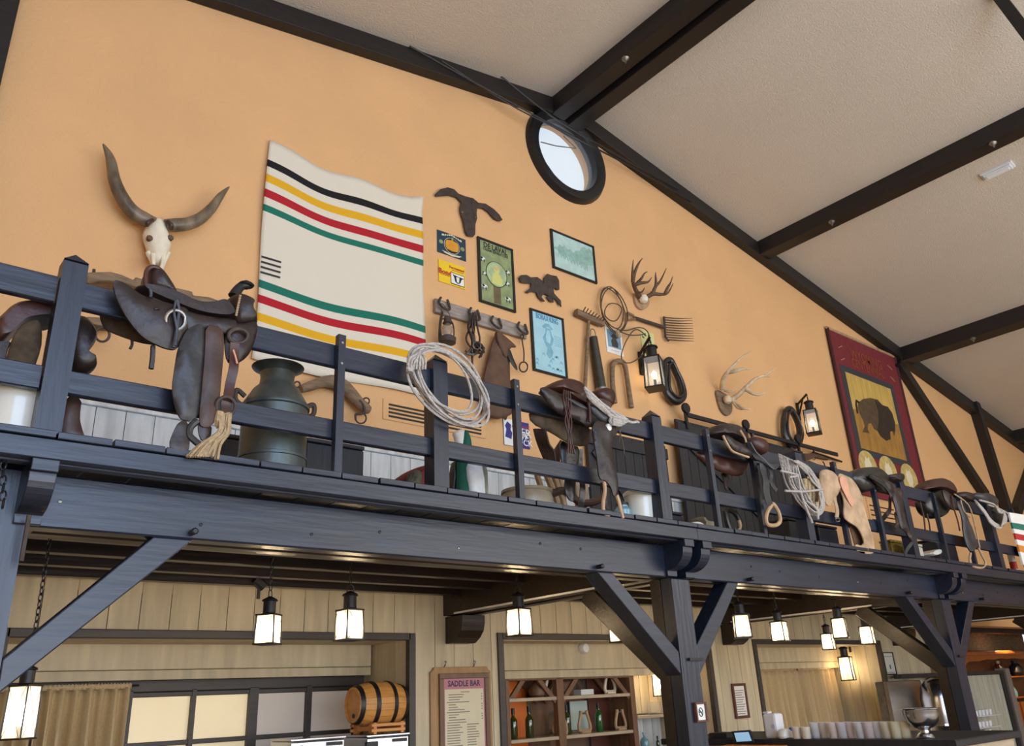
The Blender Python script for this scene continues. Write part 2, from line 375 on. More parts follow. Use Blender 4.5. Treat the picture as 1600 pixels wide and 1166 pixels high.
# lower wall of washed tan planks with three recesses
lw = struct('wall_back_lower', loc=(4, YW, 0)); TOPL = 2.56
ops = [(1.04, 4.17, 2.135), (5.22, 8.36, 2.15), (9.33, 12.42, 2.12)]
obj('wall_core', MB().box(XL, ops[0][0], YW+.02, YW+.25, 0, TOPL).box(ops[0][1], ops[1][0], YW+.02, YW+.25, 0, TOPL).box(ops[1][1], ops[2][0], YW+.02, YW+.25, 0, TOPL)
    .box(ops[2][1], 13.9, YW+.02, YW+.25, 0, TOPL).box(XL, 13.9, YW+.02, YW+.25, 2.14, TOPL), M_PLANK, lw)
jx = 1.43-pw*9; k = 0
while jx < 13.9:
    a, b = jx+.003, jx+pw-.003; segs = [(a, b, 0.0)]
    for (o0, o1, oz) in ops:
        new = []
        for s0, s1, z in segs:
            if s1 <= o0+.01 or s0 >= o1-.01: new.append((s0, s1, z)); continue
            if s0 < o0: new.append((s0, o0, z))
            if s1 > o1: new.append((o1, s1, z))
            new.append((max(s0, o0), min(s1, o1), oz))
        segs = new
    for s0, s1, z in segs:
        if s1-s0 > .02: obj('plank', MB().box(s0, s1, YW-.006, YW+.02, z, TOPL, .004), M_PLANK, lw)
    jx += pw
def recess(i, x0, x1, zt, yb, hz0, hz1, yh, hsplit):
    t = struct('trim_%d' % i, loc=((x0+x1)/2, YW, 0))
    f = .055
    obj('casing', MB().box(x0, x1, YW-.03, YW+.03, zt-.005, zt+f, .005), M_TRIM, t)
    for a, b in ((x0-f, x0+.01), (x1-.01, x1+f)): obj('casing', MB().box(a, b, YW-.03, YW+.03, 0, zt+f, .005), M_TRIM, t)
    r = struct('wall_recess_%d' % i, loc=((x0+x1)/2, yb, 0))
    for k in range(3): obj('soffit_board', MB().box(x0, x1, YW+.03+(yb-YW)*k/3, YW+.025+(yb-YW)*(k+1)/3, zt, zt+.03, .003), M_PLANK, r)
    obj('header_board', MB().box(x0, x1-.03, yh, yh+.05, hz0, hsplit-.002, .004), M_PLANK, r)
    obj('header_board', MB().box(x0, x1-.03, yh, yh+.05, hsplit+.002, hz1+.03, .004), M_PLANK, r)
    ns = max(3, round((yb-YW)/.2))
    for sx in (x0-.024, x1-.006):
        for k in range(ns):
            obj('plank', MB().box(sx, sx+.03, YW+.03+(yb-YW-.03)*k/ns+.002, YW+.03+(yb-YW-.03)*(k+1)/ns-.002, 0, zt, .004), M_PLANK, r)
    return r
r1 = recess(1, *ops[0], 7.42, 1.87, 2.12, 7.1, 1.945)
obj('back_wall', MB().box(ops[0][0], ops[0][1], 7.42, 7.5, 0, 2.16), M_PLANK, r1)
r2 = recess(2, *ops[1], 7.5, 1.80, 2.13, 7.05, 1.88)
obj('back_wall', MB().box(ops[1][0], ops[1][1], 7.5, 7.6, 0, 2.16), M_PLANK, r2)
for k in range(4):
    a = 7.72+k*.162
    obj('plank', MB().box(a+.003, a+.159, 7.34, 7.37, 1.37, 1.85, .004), M_PLANK, r2); obj('plank', MB().box(a+.003, a+.159, 7.34, 7.37, .3, 1.32, .004), M_WAINS, r2)
r3 = recess(3, *ops[2], 7.4, 1.83, 2.11, 7.15, 1.92)
obj('back_wall', MB().box(ops[2][0], ops[2][1], 7.4, 7.5, 0, 2.16), M_PLANK, r3)
# the room beyond the end of the lower wall
fw = struct('wall_far', loc=(17, 10, 0))
for k in range(46): obj('plank', MB().box(13.9+k*.215+.003, 13.9+(k+1)*.215-.003, 8.6, 8.63, 0, 2.56, .004), M_WAINS if k < 12 else M_OLDW, fw)
struct('wall_left', MB().box(XL-.2, XL, YF, 9, 0, ceilz(XL)), M_ORANGE)
struct('wall_right', MB().box(XR, XR+.2, YF, 9, 0, ceilz(XR)), M_ORANGE)
# front wall: a low parapet and piers around tall glazing (behind the camera)
struct('wall_front', MB().box(XL, XR, YF, YF+.2, 0, 0.9).box(XL, XR, YF, YF+.2, 7.4, 9.2).box(9.2, 9.8, YF, YF+.2, .9, 7.4).box(20, XR, YF, YF+.2, .9, 7.4), M_ORANGE)
# gable trims, ceiling beams, timber framing on the gable
def trim(i, mb, m=M_RAFTER, bevel=.008, **k): return struct('trim_%d' % i, mb, m, bevel=bevel)
yt = 6.36
trim(10, MB().prism([(XL, yt, ceilz(XL)-.24), (RIDX, yt, RIDZ-.25), (RIDX, yt, RIDZ), (XL, yt, ceilz(XL))], (0, YW-yt, 0)))
trim(11, MB().prism([(RIDX, yt, RIDZ-.25), (XR, yt, ceilz(XR)-.25), (XR, yt, ceilz(XR)), (RIDX, yt, RIDZ)], (0, YW-yt, 0)))
def cbeam(i, x0, x1, dep, knobs=(), cat=None):
    z = max(ceilz(x0), ceilz(x1)); zb = min(ceilz(x0), ceilz(x1))-dep
    r = struct('trim_%d' % i, loc=((x0+x1)/2, 0, zb))
    obj('beam', MB().box(x0, x1, YF+.3, yt+.05, zb, z+.02), M_RAFTER, r, bevel=.012)
    for (px, py) in knobs:
        p = UZp(px, py, zb)
        obj('bolt', MB().lathe([(.01, .0), (.045, 0), (.05, -.015), (.03, -.04), (.012, -.05), (.012, -.075), (.002, -.08)], (min(max(p.x, x0+.04), x1-.04), p.y, zb), 12), M_STEEL, r, smooth=True)
    return r
cbeam(12, 6.36, 6.60, .26, [(973, 88)]); cbeam(13, 6.66, 6.90, .34); cbeam(14, 10.86, 11.13, .20, [(1293, 342), (1548, 220)])
cbeam(15, 15.32, 15.70, .20, [(1508, 522)]); cbeam(16, 20.1, 20.45, .20)
cbeam(17, 1.0, 1.24, .2)
trim(18, MB().beam(U(1402, 566, 6.42), U(1540, 775, 6.42), .14, .20))
trim(19, MB().beam(U(1518, 625, 6.42), U(1572, 800, 6.42), .15, .24))
trim(20, MB().beam(U(1625, 690, 6.42), U(1588, 800, 6.42), .14, .22))
trim(21, MB().box(.12, .32, 6.33, 6.5, 2.6, ceilz(.3)))
# exposed truss crossing the far upper right corner of the ceiling
mb = MB().beam(UXp(1556, -12, 9.0), UXp(1612, 62, 9.0), .10, .12)
trim(22, mb)
# ================================================================ GALLERY
def lab(o, s): o['label'] = s; return o
gal = struct('gallery_floor', loc=(5, 5, DECK)); gal['label'] = 'blue-black timber gallery deck'
# deck planks run front to back; their ends show along the fascia
k = 0; x = -1.08; pk = None
while x < 16.5:
    if pk is None:
        o = obj('plank', MB().box(x+.006, x+.2135-.004, 3.59, YW-.01, DECK-.03, DECK, .003), M_BLUE, gal); pk = o.data; bx = x
    else:
        o = bpy.data.objects.new('plank', pk); COL.objects.link(o); o.parent = gal; o.location = (x-bx, random.uniform(-.008, .004), 0)
    x += .2135
for a, b in ((-1.2, 4.69), (4.694, 10.6), (10.604, 16.5)):
    obj('fascia_board', MB().box(a, b, 3.60, 3.645, 2.575, 2.659, .004), M_BLUE, gal)
    obj('fascia_board', MB().box(a, b, 3.655, 3.70, 2.565, 2.66, .004), M_BLUE, gal)
for y in (4.45, 4.9, 5.35, 5.8, 6.25): obj('joist', MB().box(-1.2, 14, y-.045, y+.045, 2.50, 2.66, .004), M_JOIST, gal)
PX = [.50, 4.69, 8.80, 13.0]
# front main beams between the posts
for i, (a, b) in enumerate(((-1.5, .40), (.60, 4.545), (4.845, 8.655), (8.955, 12.86), (13.1, 16.5))):
    t = thing('gallery_beam', ((a+b)/2, 3.85, 2.34), ['blue-black gallery beam left of the leftmost post', 'long blue-black beam between the leftmost post and the second post',
        'blue-black beam between the second and third posts', 'blue-black beam right of the third post', 'far right end of the blue-black gallery beam'][i], 'beam', None)
    obj('beam', MB().box(a, b, 3.80, 3.90, 2.341, 2.565, .008), M_BLUE, t)
    obj('inner_beam', MB().box(a, b, 3.96, 4.06, 2.345, 2.565, .008), M_BROWN, t)
    for fx_ in ((.17, .83) if b-a > 2 else (.5,)):
        p = a+(b-a)*fx_
        obj('dowel', MB().lathe([(.014, 0), (.016, -.05), (.010, -.055)], (p, 3.80, 2.37), 8, axis='y'), M_BLACK, t, smooth=True)
    for q in range(int((b-a)*2)):
        obj('screw', MB().lathe([(.009, .002), (.008, -.004), (.002, -.006)], (a+.2+q*.5+random.uniform(-.1, .1), 3.80, 2.5-.1*random.random()), 8, axis='y'), M_STEEL if q % 4 == 0 else M_BLACK, t)
def corbel(y_in, y_out, x, w, z1, z0, parent, m):
    """cantilever bracket: square nose, a step, then a quarter round back to a small block"""
    s = -1 if y_out < y_in else 1; L = .22; y_in0 = y_in; y_in = y_out-s*L; pts = [(y_in0, z1), (y_out, z1), (y_out, z1-.05), (y_out-s*.022, z1-.05), (y_out-s*.022, z1-.062)]
    H = (z1-.062)-(z0+.038)
    for k in range(1, 9):
        a = math.pi/2*k/8; pts.append((y_out-s*(.022+(L-.062)*(1-math.cos(a))), z1-.062-H*math.sin(a)))
    pts += [(y_in+s*.04, z0+.038), (y_in+s*.04, z0), (y_in0, z0)]
    return obj('corbel', MB().prism([(x-w/2, y, z) for y, z in pts], (w, 0, 0)), m, parent, bevel=.004)
def post(i, x, label, braces=(1, 1), yb=True):
    t = thing('timber_post', (x, 3.9, 0), label, 'post')
    obj('post', MB().box(x-.095, x+.095, 3.80, 3.90, 0, 2.342, .010), M_BLUEV, t); obj('rear_post_timber', MB().box(x-.095, x+.095, 3.905, 4.0, 0, 2.342, .010), M_BROWN, t)
    def br(pts): return obj('brace', MB().prism([(x+a, 3.803, z) for a, z in pts], (0, .13, 0)), M_BLUE, t, bevel=.006)
    if braces[0]: br([(-.097, 1.70), (-.097, 1.85), (-.675, 2.341), (-.815, 2.341)])
    if braces[1]: br([(.097, 1.70), (.097, 1.89), (.55, 2.341), (.685, 2.341)])
    if yb: obj('rear_brace', MB().beam((x-.0, 3.98, 1.72), (x-.0, 4.72, 2.345), .09, .15, .008, up=(0, -1, 1)), M_BROWN, t)
    obj('peg', MB().beam((x-.02, 3.79, 1.80), (x+.13, 3.79, 1.80), .02, .02), M_BLACK, t)
    return t
t = thing('timber_post', (.50, 3.9, 0), 'leftmost bluish timber post, cut by the left edge of the photo', 'post')
obj('post', MB().box(.40, .605, 3.80, 3.90, 0, 2.575, .010), M_BLUEV, t); obj('rear_post_timber', MB().box(.40, .605, 3.905, 4.0, 0, 2.342, .010), M_BROWN, t)
obj('brace', MB().prism([(x, 3.803, z) for x, z in ((.607, 1.70), (.607, 1.83), (1.11, 2.341), (1.285, 2.341))], (0, .10, 0)), M_BLUE, t, bevel=.006)
obj('iron_rod', MB().tube([(.60, 3.72, 2.37), (.60, 3.72, 2.19)], .009, 8), M_IRON, t)
obj('post_bracket', MB().box(.42, .45, 3.785, 3.80, 2.0, 2.12), M_STEEL, t)
post(1, PX[1], 'second timber post, carrying the small no-smoking plaque')
post(2, PX[2], 'third timber post, right of the chrome bowl')
post(3, PX[3], 'far right timber post beyond the third', braces=(1, 0))
# transverse beams from the posts to the wall (pairs of timbers) with wall brackets
for i, x in enumerate(PX):
    t = thing('cross_beam', (x, 5.2, 2.335), ['brown cross beam running back from the leftmost post', 'brown cross beam from the second post back to the plank wall', 'brown cross beam from the third post back to the plank wall', 'brown cross beam behind the far right post'][i], 'beam')
    for s in (-1, 1):
        obj('beam', MB().box(x+s*.098-.05, x+s*.098+.05, 4.01, YW-.01, 2.345, 2.56, .006), M_BROWN, t)
        corbel(4.01, 3.60, x+s*(.098 if i else .108), .10, 2.575, 2.346, t, M_BLUE)
    if i: obj('wall_corbel', MB().prism([(x-.13, y, z) for y, z in ((6.49, 2.335), (6.22, 2.335), (6.22, 2.27), (6.24, 2.20), (6.30, 2.14), (6.37, 2.10), (6.49, 2.10))], (.26, 0, 0)), M_BROWN, t, bevel=.006)
    if i: obj('reflection_strip', MB().box(x-.165, x-.15, 4.5, 6.3, 2.345, 2.36).box(x+.15, x+.165, 4.5, 6.3, 2.345, 2.36), M_WHITE, t)  # white strips standing in for bright reflections along the beam undersides
# railing
ra = thing('gallery_railing', (5, 3.7, DECK), 'blue-black timber railing along the gallery front', 'railing')
for x in (.605, 2.565, 4.465, 6.29, 8.11, 10.12, 12.1, 14.1):
    h = 3.47 if x > 1 else 3.50
    o = obj('post', MB().box(x-.05, x+.05, 3.66, 3.76, DECK, h, .010), M_BLUEV, ra)
    c = Vector((x, 3.71, h+.055)); b = [(x-.05, 3.66, h), (x+.05, 3.66, h), (x+.05, 3.76, h), (x-.05, 3.76, h)]
    obj('post_cap', MB().add(b+[tuple(c)], [(0,3,2,1), (0,1,4), (1,2,4), (2,3,4), (3,0,4)]), M_BLUEV, ra)
for x, h in ((1.92, 3.47), (3.14, 3.47), (5.04, 3.46), (5.61, 3.36), (6.86, 3.46), (7.51, 3.44), (8.76, 3.40), (9.40, 3.44), (10.8, 3.44), (11.5, 3.44), (12.8, 3.4)):
    obj('baluster', MB().box(x-.021, x+.021, 3.65, 3.69, DECK, h, .004), M_BLUEV, ra)
    obj('screw', MB().lathe([(.008, .001), (.007, -.003)], (x, 3.65, h-.05), 8, axis='y').lathe([(.008, .001), (.007, -.003)], (x, 3.65, h-.17), 8, axis='y'), M_STEEL, ra)
segs = [(-1.2, .55), (.655, 2.515), (2.615, 4.415), (4.515, 6.24), (6.34, 8.06), (8.16, 10.07), (10.17, 12.05), (12.15, 14.05)]
for a, b in segs:
    obj('top_rail', MB().box(a, b, 3.695, 3.735, 3.295, 3.422, .005), M_BLUE, ra)
    obj('middle_rail', MB().box(a, b, 3.695, 3.735, 2.892, 2.998, .005), M_BLUE, ra)
# ================================================================ ON THE ORANGE WALL
za = ZM(2.667, 100, 200)      # zoom frames used while measuring outlines
# striped blanket
BX0, BX1 = U(404, 400, YW).x, U(661, 450, YW).x
BZ1 = U(410, 218, YW).z; BZ0 = U(392, 562, YW).z
nu, nv = 46, 40; mb = MB(); rnd = random.Random(3)
for j in range(nv+1):
    for i in range(nu+1):
        u, v = i/nu, j/nv
        sag = -.055*math.sin(math.pi*u)*v**2+.022*math.sin(u*14)*(v**6) - .02*math.sin(math.pi*u)
        x = BX0+(BX1-BX0)*u + (.03*(1-u)*(math.sin(v*7)*.4)) - .03*(u)*(v**3)
        z = BZ0+(BZ1-BZ0)*v+sag - (.02*math.sin(u*6.3)*(1-v))
        y = YW-.03-.014*math.sin(u*9+v*2)-.010*math.sin(v*11+u*5)-(.05*(max(0, u-.93)/.07)*(max(0, v-.93)/.07))
        mb.v.append(Vector((x, y, z)))
for j in range(nv):
    for i in range(nu): a = j*(nu+1)+i; mb.f.append((a, a+1, a+nu+2, a+nu+1))
m = mat('blanket_wool', srgb(222, 212, 192), 0.95, 0.04, 12, 0.25, bscale=90); nt = m.node_tree
uvn = nt.nodes.new('ShaderNodeUVMap'); sep = nt.nodes.new('ShaderNodeSeparateXYZ'); ramp = nt.nodes.new('ShaderNodeValToRGB'); ramp.color_ramp.interpolation = 'CONSTANT'
def vv(py): return (U(405, py, YW).z-BZ0)/(BZ1-BZ0)
cream = srgb(222, 214, 194); K = srgb(22, 20, 22); Yl = srgb(224, 170, 30); Rd = srgb(176, 28, 40); Gn = srgb(26, 112, 92)
st = [(0, cream), (vv(507), Yl), (vv(493), cream), (vv(478), Rd), (vv(464), cream), (vv(453), Gn), (vv(440.5), cream), (vv(333.5), Gn), (vv(322), cream), (vv(310), Rd), (vv(297.5), cream), (vv(286), Yl), (vv(273), cream), (vv(261), K), (vv(248.5), cream)]
while len(ramp.color_ramp.elements) < len(st): ramp.color_ramp.elements.new(0.5)
for e, (p, c) in zip(ramp.color_ramp.elements, st): e.position = p
for e, (p, c) in zip(ramp.color_ramp.elements, st): e.color = c
nt.links.new(uvn.outputs[0], sep.inputs[0]); nt.links.new(sep.outputs[1], ramp.inputs[0]); nt.links.new(ramp.outputs[0], nt.nodes['Principled BSDF'].inputs['Base Color'])
bl = obj('striped_blanket', mb, m, smooth=True, solid=.012, origin=(BX0, YW-.02, BZ0))
uvl = bl.data.uv_layers.new(name='UVMap')
for l in bl.data.loops: uvl.data[l.index].uv = ((l.vertex_index % (nu+1))/nu, (l.vertex_index//(nu+1))/nv)
tag(bl, 'large cream wool blanket with black, yellow, red and green stripes pinned to the orange wall', 'blanket')
for k in range(4):
    z = U(405, 404+k*8.2, YW).z
    obj('point_mark', MB().box(BX0+.01, BX0+.20, YW-.052, YW-.047, z-.008, z+.008), M_INK, bl)
# cow skull with long horns
p0 = U(250, 350, YW); t = thing('longhorn_skull', (p0.x, YW, p0.z-.45), 'bleached longhorn skull with two long curved horns on the orange wall', 'skull')
YK = 6.36
prof = [(247, 342, 24, .10), (246, 352, 30, .12), (246, 364, 42, .14), (247, 376, 50, .14), (247, 390, 36, .13), (247, 400, 28, .11), (246, 408, 22, .09), (245, 413, 12, .05)]
mb = MB(); rings = []
for px, py, w_, d in prof:
    c = U(px, py, YK); hw = (U(px+w_/2, py, YK)-U(px-w_/2, py, YK)).x/2
    rings.append([Vector((c.x+hw*math.cos(a)*(1 if abs(math.cos(a)) > .5 else .9), YK+.03-d*(math.sin(a)*.8 if math.sin(a) > 0 else math.sin(a)*.5), c.z)) for a in [2*math.pi*q/16 for q in range(16)]])
mb.rings(rings); obj('cranium', mb, M_BONE, t, smooth=70, sub=1)
for s in (-1, 1):
    c = U(247+s*17, 376, YK); mb = MB(); mb.lathe([(.002, -.012), (.019, -.010), (.026, .0), (.022, .03), (.002, .03)], (c.x-s*.004, YK-.055, c.z), 14, axis='y', cap=False)
    obj('eye_socket', mb, M_ANTD, t, smooth=True)
    mb = MB(); mb.tube(curve([U(247+s*8, 398, YK-.03), U(247+s*7, 412, YK-.05), U(246+s*4, 425, YK-.07)]), [.022, .016, .010], 8)
    obj('nasal_bone', mb, M_BONE, t, smooth=True)
    mb = MB(); mb.tube([U(247+s*14, 395, YK+.02), U(247+s*10, 408, YK), U(247+s*6, 422, YK-.03)], [.03, .018, .010], 8)
    obj('jaw_bone', mb, M_BONE, t, smooth=True)
mb = MB(); mb.tube(curve(onplane([(243, 350), (226, 343), (206, 330), (190, 308), (179, 282), (174, 255), (169, 240), (161, 225)], YK-.0)), [.05, .062, .060, .056, .050, .042, .030, .006], 14)
obj('horn', mb, M_HORN, t, smooth=True)
mb = MB(); mb.tube(curve(onplane([(258, 352), (272, 352), (292, 350), (312, 342), (330, 326), (344, 307), (358, 292)], YK-.02)), [.05, .060, .056, .052, .044, .032, .005], 14)
obj('horn', mb, M_HORN, t, smooth=True)
for a, b in (((238, 344), (230, 352)), ((262, 346), (268, 358))):
    obj('horn_band', MB().tube(curve([U(*a, YK-.08), U((a[0]+b[0])/2+ (3 if a[0] > 250 else -3), (a[1]+b[1])/2, YK-.10), U(*b, YK-.07)]), .018, 8), M_LEAB, t, smooth=True)
# weathered driftwood yoke board behind the first saddle
t = thing('wooden_yoke', U(250, 475, YW-.1), 'long weathered grey wooden yoke beam on the wall behind the big horned saddle', 'yoke')
z1 = ZM(3.238, 0, 380)
mb = MB(); mb.prism(onplane(z1((440, 145), (560, 142), (620, 158), (680, 185), (685, 168), (760, 190), (900, 225), (975, 242), (980, 262), (1060, 270), (1100, 285), (1135, 310), (1090, 318), (1040, 305), (980, 312), (900, 300), (780, 262), (700, 225), (640, 205), (560, 190), (500, 190), (440, 200)), 6.30), (0, .16, 0))
obj('beam', mb, M_OLDW, t, bevel=.015)
obj('beam_lower', MB().prism(onplane(z1((440, 370), (520, 375), (600, 400), (600, 425), (500, 415), (440, 400)), 6.30), (0, .12, 0)), M_OLDW, t, bevel=.01)
obj('ring', MB().tube([U(160+11*math.cos(a), 523+11*math.sin(a), 6.25) for a in [k*2*math.pi/20 for k in range(20)]], .010, 6, closed=True), M_IRON, t, smooth=True)
obj('bolt', MB().tube([U(146, 430, 6.32), U(147, 421, 6.32)], .012, 6), M_IRON, t)
# small neck yoke under the blanket
z2 = ZM(3.2395, 370, 440)
t = thing('neck_yoke', U(520, 620, YW-.1), 'short curved wooden neck yoke with iron rings below the striped blanket', 'yoke')
obj('bar', MB().tube(curve([U(x, y, 6.40) for x, y in z2((325, 545), (370, 530), (430, 510), (490, 508), (540, 530), (580, 570), (615, 610), (650, 640), (672, 652))]), [.035, .045, .05, .065, .065, .06, .055, .055, .035], 12), M_OLDW, t, smooth=True)
for c, r in (((305, 522), 15), ((655, 605), 16), ((628, 692), 27)):
    obj('ring', MB().tube([U(x, y, 6.36) for x, y in z2(*[(c[0]+r*math.cos(a), c[1]+r*math.sin(a)) for a in [k*2*math.pi/18 for k in range(18)]])], .008, 6, closed=True), M_IRON, t, smooth=True)
obj('hook', MB().tube(curve([U(x, y, 6.35) for x, y in z2((620, 600), (640, 625), (645, 660), (625, 672), (602, 672), (602, 700))]), .011, 6), M_IRON, t, smooth=True)
# wall vents
def vent(pts, rows, label):
    c = U(*pts[3], YW); a = U(*pts[0], YW); b = U(*pts[1], YW)
    zt, zb = a.z, U(*pts[2], YW).z
    t = thing('wall_vent', (a.x, YW, zb), label, 'vent')
    obj('vent_plate', MB().box(a.x, b.x, YW-.012, YW-.001, zb, zt, .003), M_ORANGE, t)
    for k in range(rows):
        z = zb+(zt-zb)*(k+1)/(rows+1.5)
        obj('slot', MB().box(a.x+.06, b.x-.06, YW-.016, YW-.012, z-.009, z+.007), M_BLACK, t)
        obj('slot_lip', MB().box(a.x+.06, b.x-.06, YW-.026, YW-.016, z+.007, z+.012), M_ORANGE, t)
vent([(598, 622), (757, 655), (598, 655), (757, 688)], 4, 'orange painted wall vent with black slots below the striped blanket')
vent([(1352, 778), (1396, 790), (1352, 825), (1396, 838)], 5, 'slotted wall vent behind the black saddle')
# metal steer head silhouette
zs = ZM(3.533, 660, 280)
t = obj('steer_head_cutout', flat(zs((72, 82), (100, 55), (140, 45), (175, 55), (200, 80), (240, 95), (280, 105), (310, 130), (350, 135), (395, 165), (425, 195), (442, 225), (430, 232), (400, 220), (365, 180), (335, 160), (302, 158), (300, 190), (303, 215), (293, 250), (292, 305), (280, 318), (250, 312), (238, 290), (225, 225), (212, 190), (208, 160), (215, 125), (190, 100), (150, 88), (110, 92), (76, 95)), YW-.04, .012), M_RUST)
tag(t, 'rusted sheet-metal steer head silhouette right of the striped blanket', 'wall ornament')
for c in ((219, 184), (292, 211)): obj('nail', MB().lathe([(.012, 0), (.010, -.008), (.001, -.010)], U(*zs(c)[0], YW-.041), 8, axis='y'), M_STEEL, t)
# running horse silhouette
t = obj('horse_cutout', flat(zs((533, 545), (545, 530), (575, 528), (600, 542), (635, 540), (662, 560), (672, 575), (672, 545), (690, 522), (712, 530), (742, 535), (755, 560), (757, 610), (745, 612), (735, 600), (722, 600), (728, 630), (745, 650), (765, 670), (768, 705), (755, 690), (740, 665), (722, 655), (725, 680), (710, 678), (685, 650), (700, 645), (672, 630), (658, 650), (678, 675), (665, 675), (640, 650), (632, 625), (605, 620), (585, 630), (570, 620), (600, 600), (602, 575), (575, 575), (545, 570)), YW-.04, .012), M_RUST)
tag(t, 'small rusted sheet-metal running horse silhouette between the framed posters', 'wall ornament')
# framed and unframed prints: corner order TL, TR, BR, BL, set square on the wall
def frame_rect(a, b, Y): A = U(*a, Y); B = U(*b, Y); return A.x, B.x, B.z, A.z      # top left, bottom right
def picture(name, tl, br, label, frame_m, face_m, fw=.028, th=.03, cat='poster', Y=YW):
    x0, x1, z0, z1 = frame_rect(tl, br, Y-.02)
    t = thing(name, ((x0+x1)/2, Y-.001, z0), label, cat)
    if frame_m:
        for (a, b, c, d) in ((x0, x1, z1-fw, z1), (x0, x1, z0, z0+fw), (x0, x0+fw, z0+fw, z1-fw), (x1-fw, x1, z0+fw, z1-fw)):
            obj('frame', MB().box(a, b, Y-th, Y-.002, c, d, .004), frame_m, t)
        obj('print', MB().box(x0+fw-.003, x1-fw+.003, Y-th*.55, Y-.004, z0+fw-.003, z1-fw+.003), face_m, t)
    else: obj('print', MB().box(x0, x1, Y-th, Y-.002, z0, z1), face_m, t)
    yf = Y-(th*.55 if frame_m else th)
    return t, x0, x1, z0, z1, yf
def ell(cx, cz, rx, rz, y, n=20, th=.002, a0=0):
    return MB().prism([(cx+rx*math.cos(2*math.pi*k/n+a0), y, cz+rz*math.sin(2*math.pi*k/n+a0)) for k in range(n)], (0, -th, 0))
def poly2(pts, x0, x1, z0, z1, y, th=.0015):  # outline in fractions of a print
    return MB().prism([(x0+(x1-x0)*u, y, z0+(z1-z0)*v) for u, v in pts], (0, -th, 0))
C_DB = flatc('sign_dark_teal', 30, 58, 72); C_PUMP = flatc('pumpkin', 214, 150, 44, var=.15); C_CRM = flatc('sign_cream', 214, 208, 180)
C_YEL = flatc('sign_yellow', 236, 198, 34); C_RED = flatc('sign_red', 176, 40, 30); C_WHT = flatc('sign_white', 232, 232, 226); C_BLK = flatc('sign_black', 24, 22, 24)
C_GRN = flatc('poster_green', 136, 150, 104, var=.35, sc=9); C_GRN2 = flatc('poster_pale_green', 166, 186, 140, var=.3, sc=9); C_DGR = flatc('poster_dark_green', 40, 62, 34, var=.2)
C_PBL = flatc('poster_pale_blue', 164, 208, 218, var=.10, sc=5); C_BLU = flatc('poster_blue', 62, 128, 168); C_BLM = flatc('poster_mid_blue', 122, 174, 192, var=.2, sc=14)
C_TEA = flatc('print_pale_teal', 178, 208, 200, var=.18, sc=7); C_TED = flatc('print_teal', 142, 180, 168, var=.25, sc=14)
# pumpkin sign
t, x0, x1, z0, z1, y = picture('tin_sign', (684, 358), (729, 408), 'small dark teal tin sign with a pumpkin, above the yellow sign', None, C_DB, th=.012, cat='sign')
cx, cz = (x0+x1)/2, (z0+z1)/2; W_, H_ = x1-x0, z1-z0
obj('border', ell(cx, cz-.01, W_*.28, H_*.36, y), C_CRM, t); obj('dark_ground', ell(cx, cz-.01, W_*.265, H_*.34, y-.002), C_BLK, t)
for q in (-.16, -.08, 0, .08, .16): obj('pumpkin_lobe', ell(cx+q*W_*.9, cz-.01, W_*.09, H_*.26*(1-abs(q)), y-.004-.002*(.16-abs(q))*10), C_PUMP, t)
obj('stem', MB().box(cx-.012, cx+.012, y-.012, y-.003, cz+H_*.22, cz+H_*.34), C_GRN, t)
for s in (-1, 1): obj('seal', ell(cx+s*W_*.38, cz, W_*.07, H_*.09, y), C_GRN, t)
obj('ribbon', poly2([(.15, .80), (.5, .93), (.85, .80), (.85, .88), (.5, 1.0), (.15, .88)], x0, x1, z0, z1, y), C_CRM, t)
obj('ribbon', poly2([(.25, .05), (.5, .0), (.75, .05), (.85, .14), (.5, .08), (.15, .14)], x0, x1, z0, z1, y), C_CRM, t)
text('lettering', 'YELLOW', (cx, y-.003, z1-H_*.085), .06, C_BLK, t, ext=.0005)
# yellow bond sign
t, x0, x1, z0, z1, y = picture('tin_sign', (686, 404), (728, 452), 'small yellow tin sign with red lettering and a cow, above the hook rack', None, C_YEL, th=.012, cat='sign')
W_, H_ = x1-x0, z1-z0
obj('cow_panel', MB().box(x0+W_*.44, x1-W_*.04, y-.003, y, z0+H_*.06, z0+H_*.58), C_BLK, t); obj('cow_panel', MB().box(x0+W_*.46, x1-W_*.06, y-.005, y-.003, z0+H_*.09, z0+H_*.55), C_WHT, t)
obj('cow_head', poly2([(.60, .20), (.66, .14), (.74, .14), (.80, .20), (.84, .36), (.94, .44), (.84, .45), (.70, .46), (.58, .48), (.50, .50), (.56, .40)], x0, x1, z0, z1, y-.005), C_BLK, t)
obj('cow_face', poly2([(.66, .18), (.74, .18), (.76, .42), (.64, .42)], x0, x1, z0, z1, y-.0068), C_WHT, t)
text('lettering', 'Bond', (x0+W_*.235, y-.003, z0+H_*.48), .085, C_RED, t, bold=.003, ext=.0005); text('lettering', 'Fermented', (x0+W_*.68, y-.003, z0+H_*.80), .046, C_RED, t, ext=.0005, bold=.001)
obj('rule', MB().box(x0+W_*.06, x0+W_*.40, y-.002, y, z0+H_*.34, z0+H_*.36), C_RED, t); obj('rule', MB().box(x0+W_*.50, x0+W_*.94, y-.002, y, z0+H_*.68, z0+H_*.70), C_RED, t)
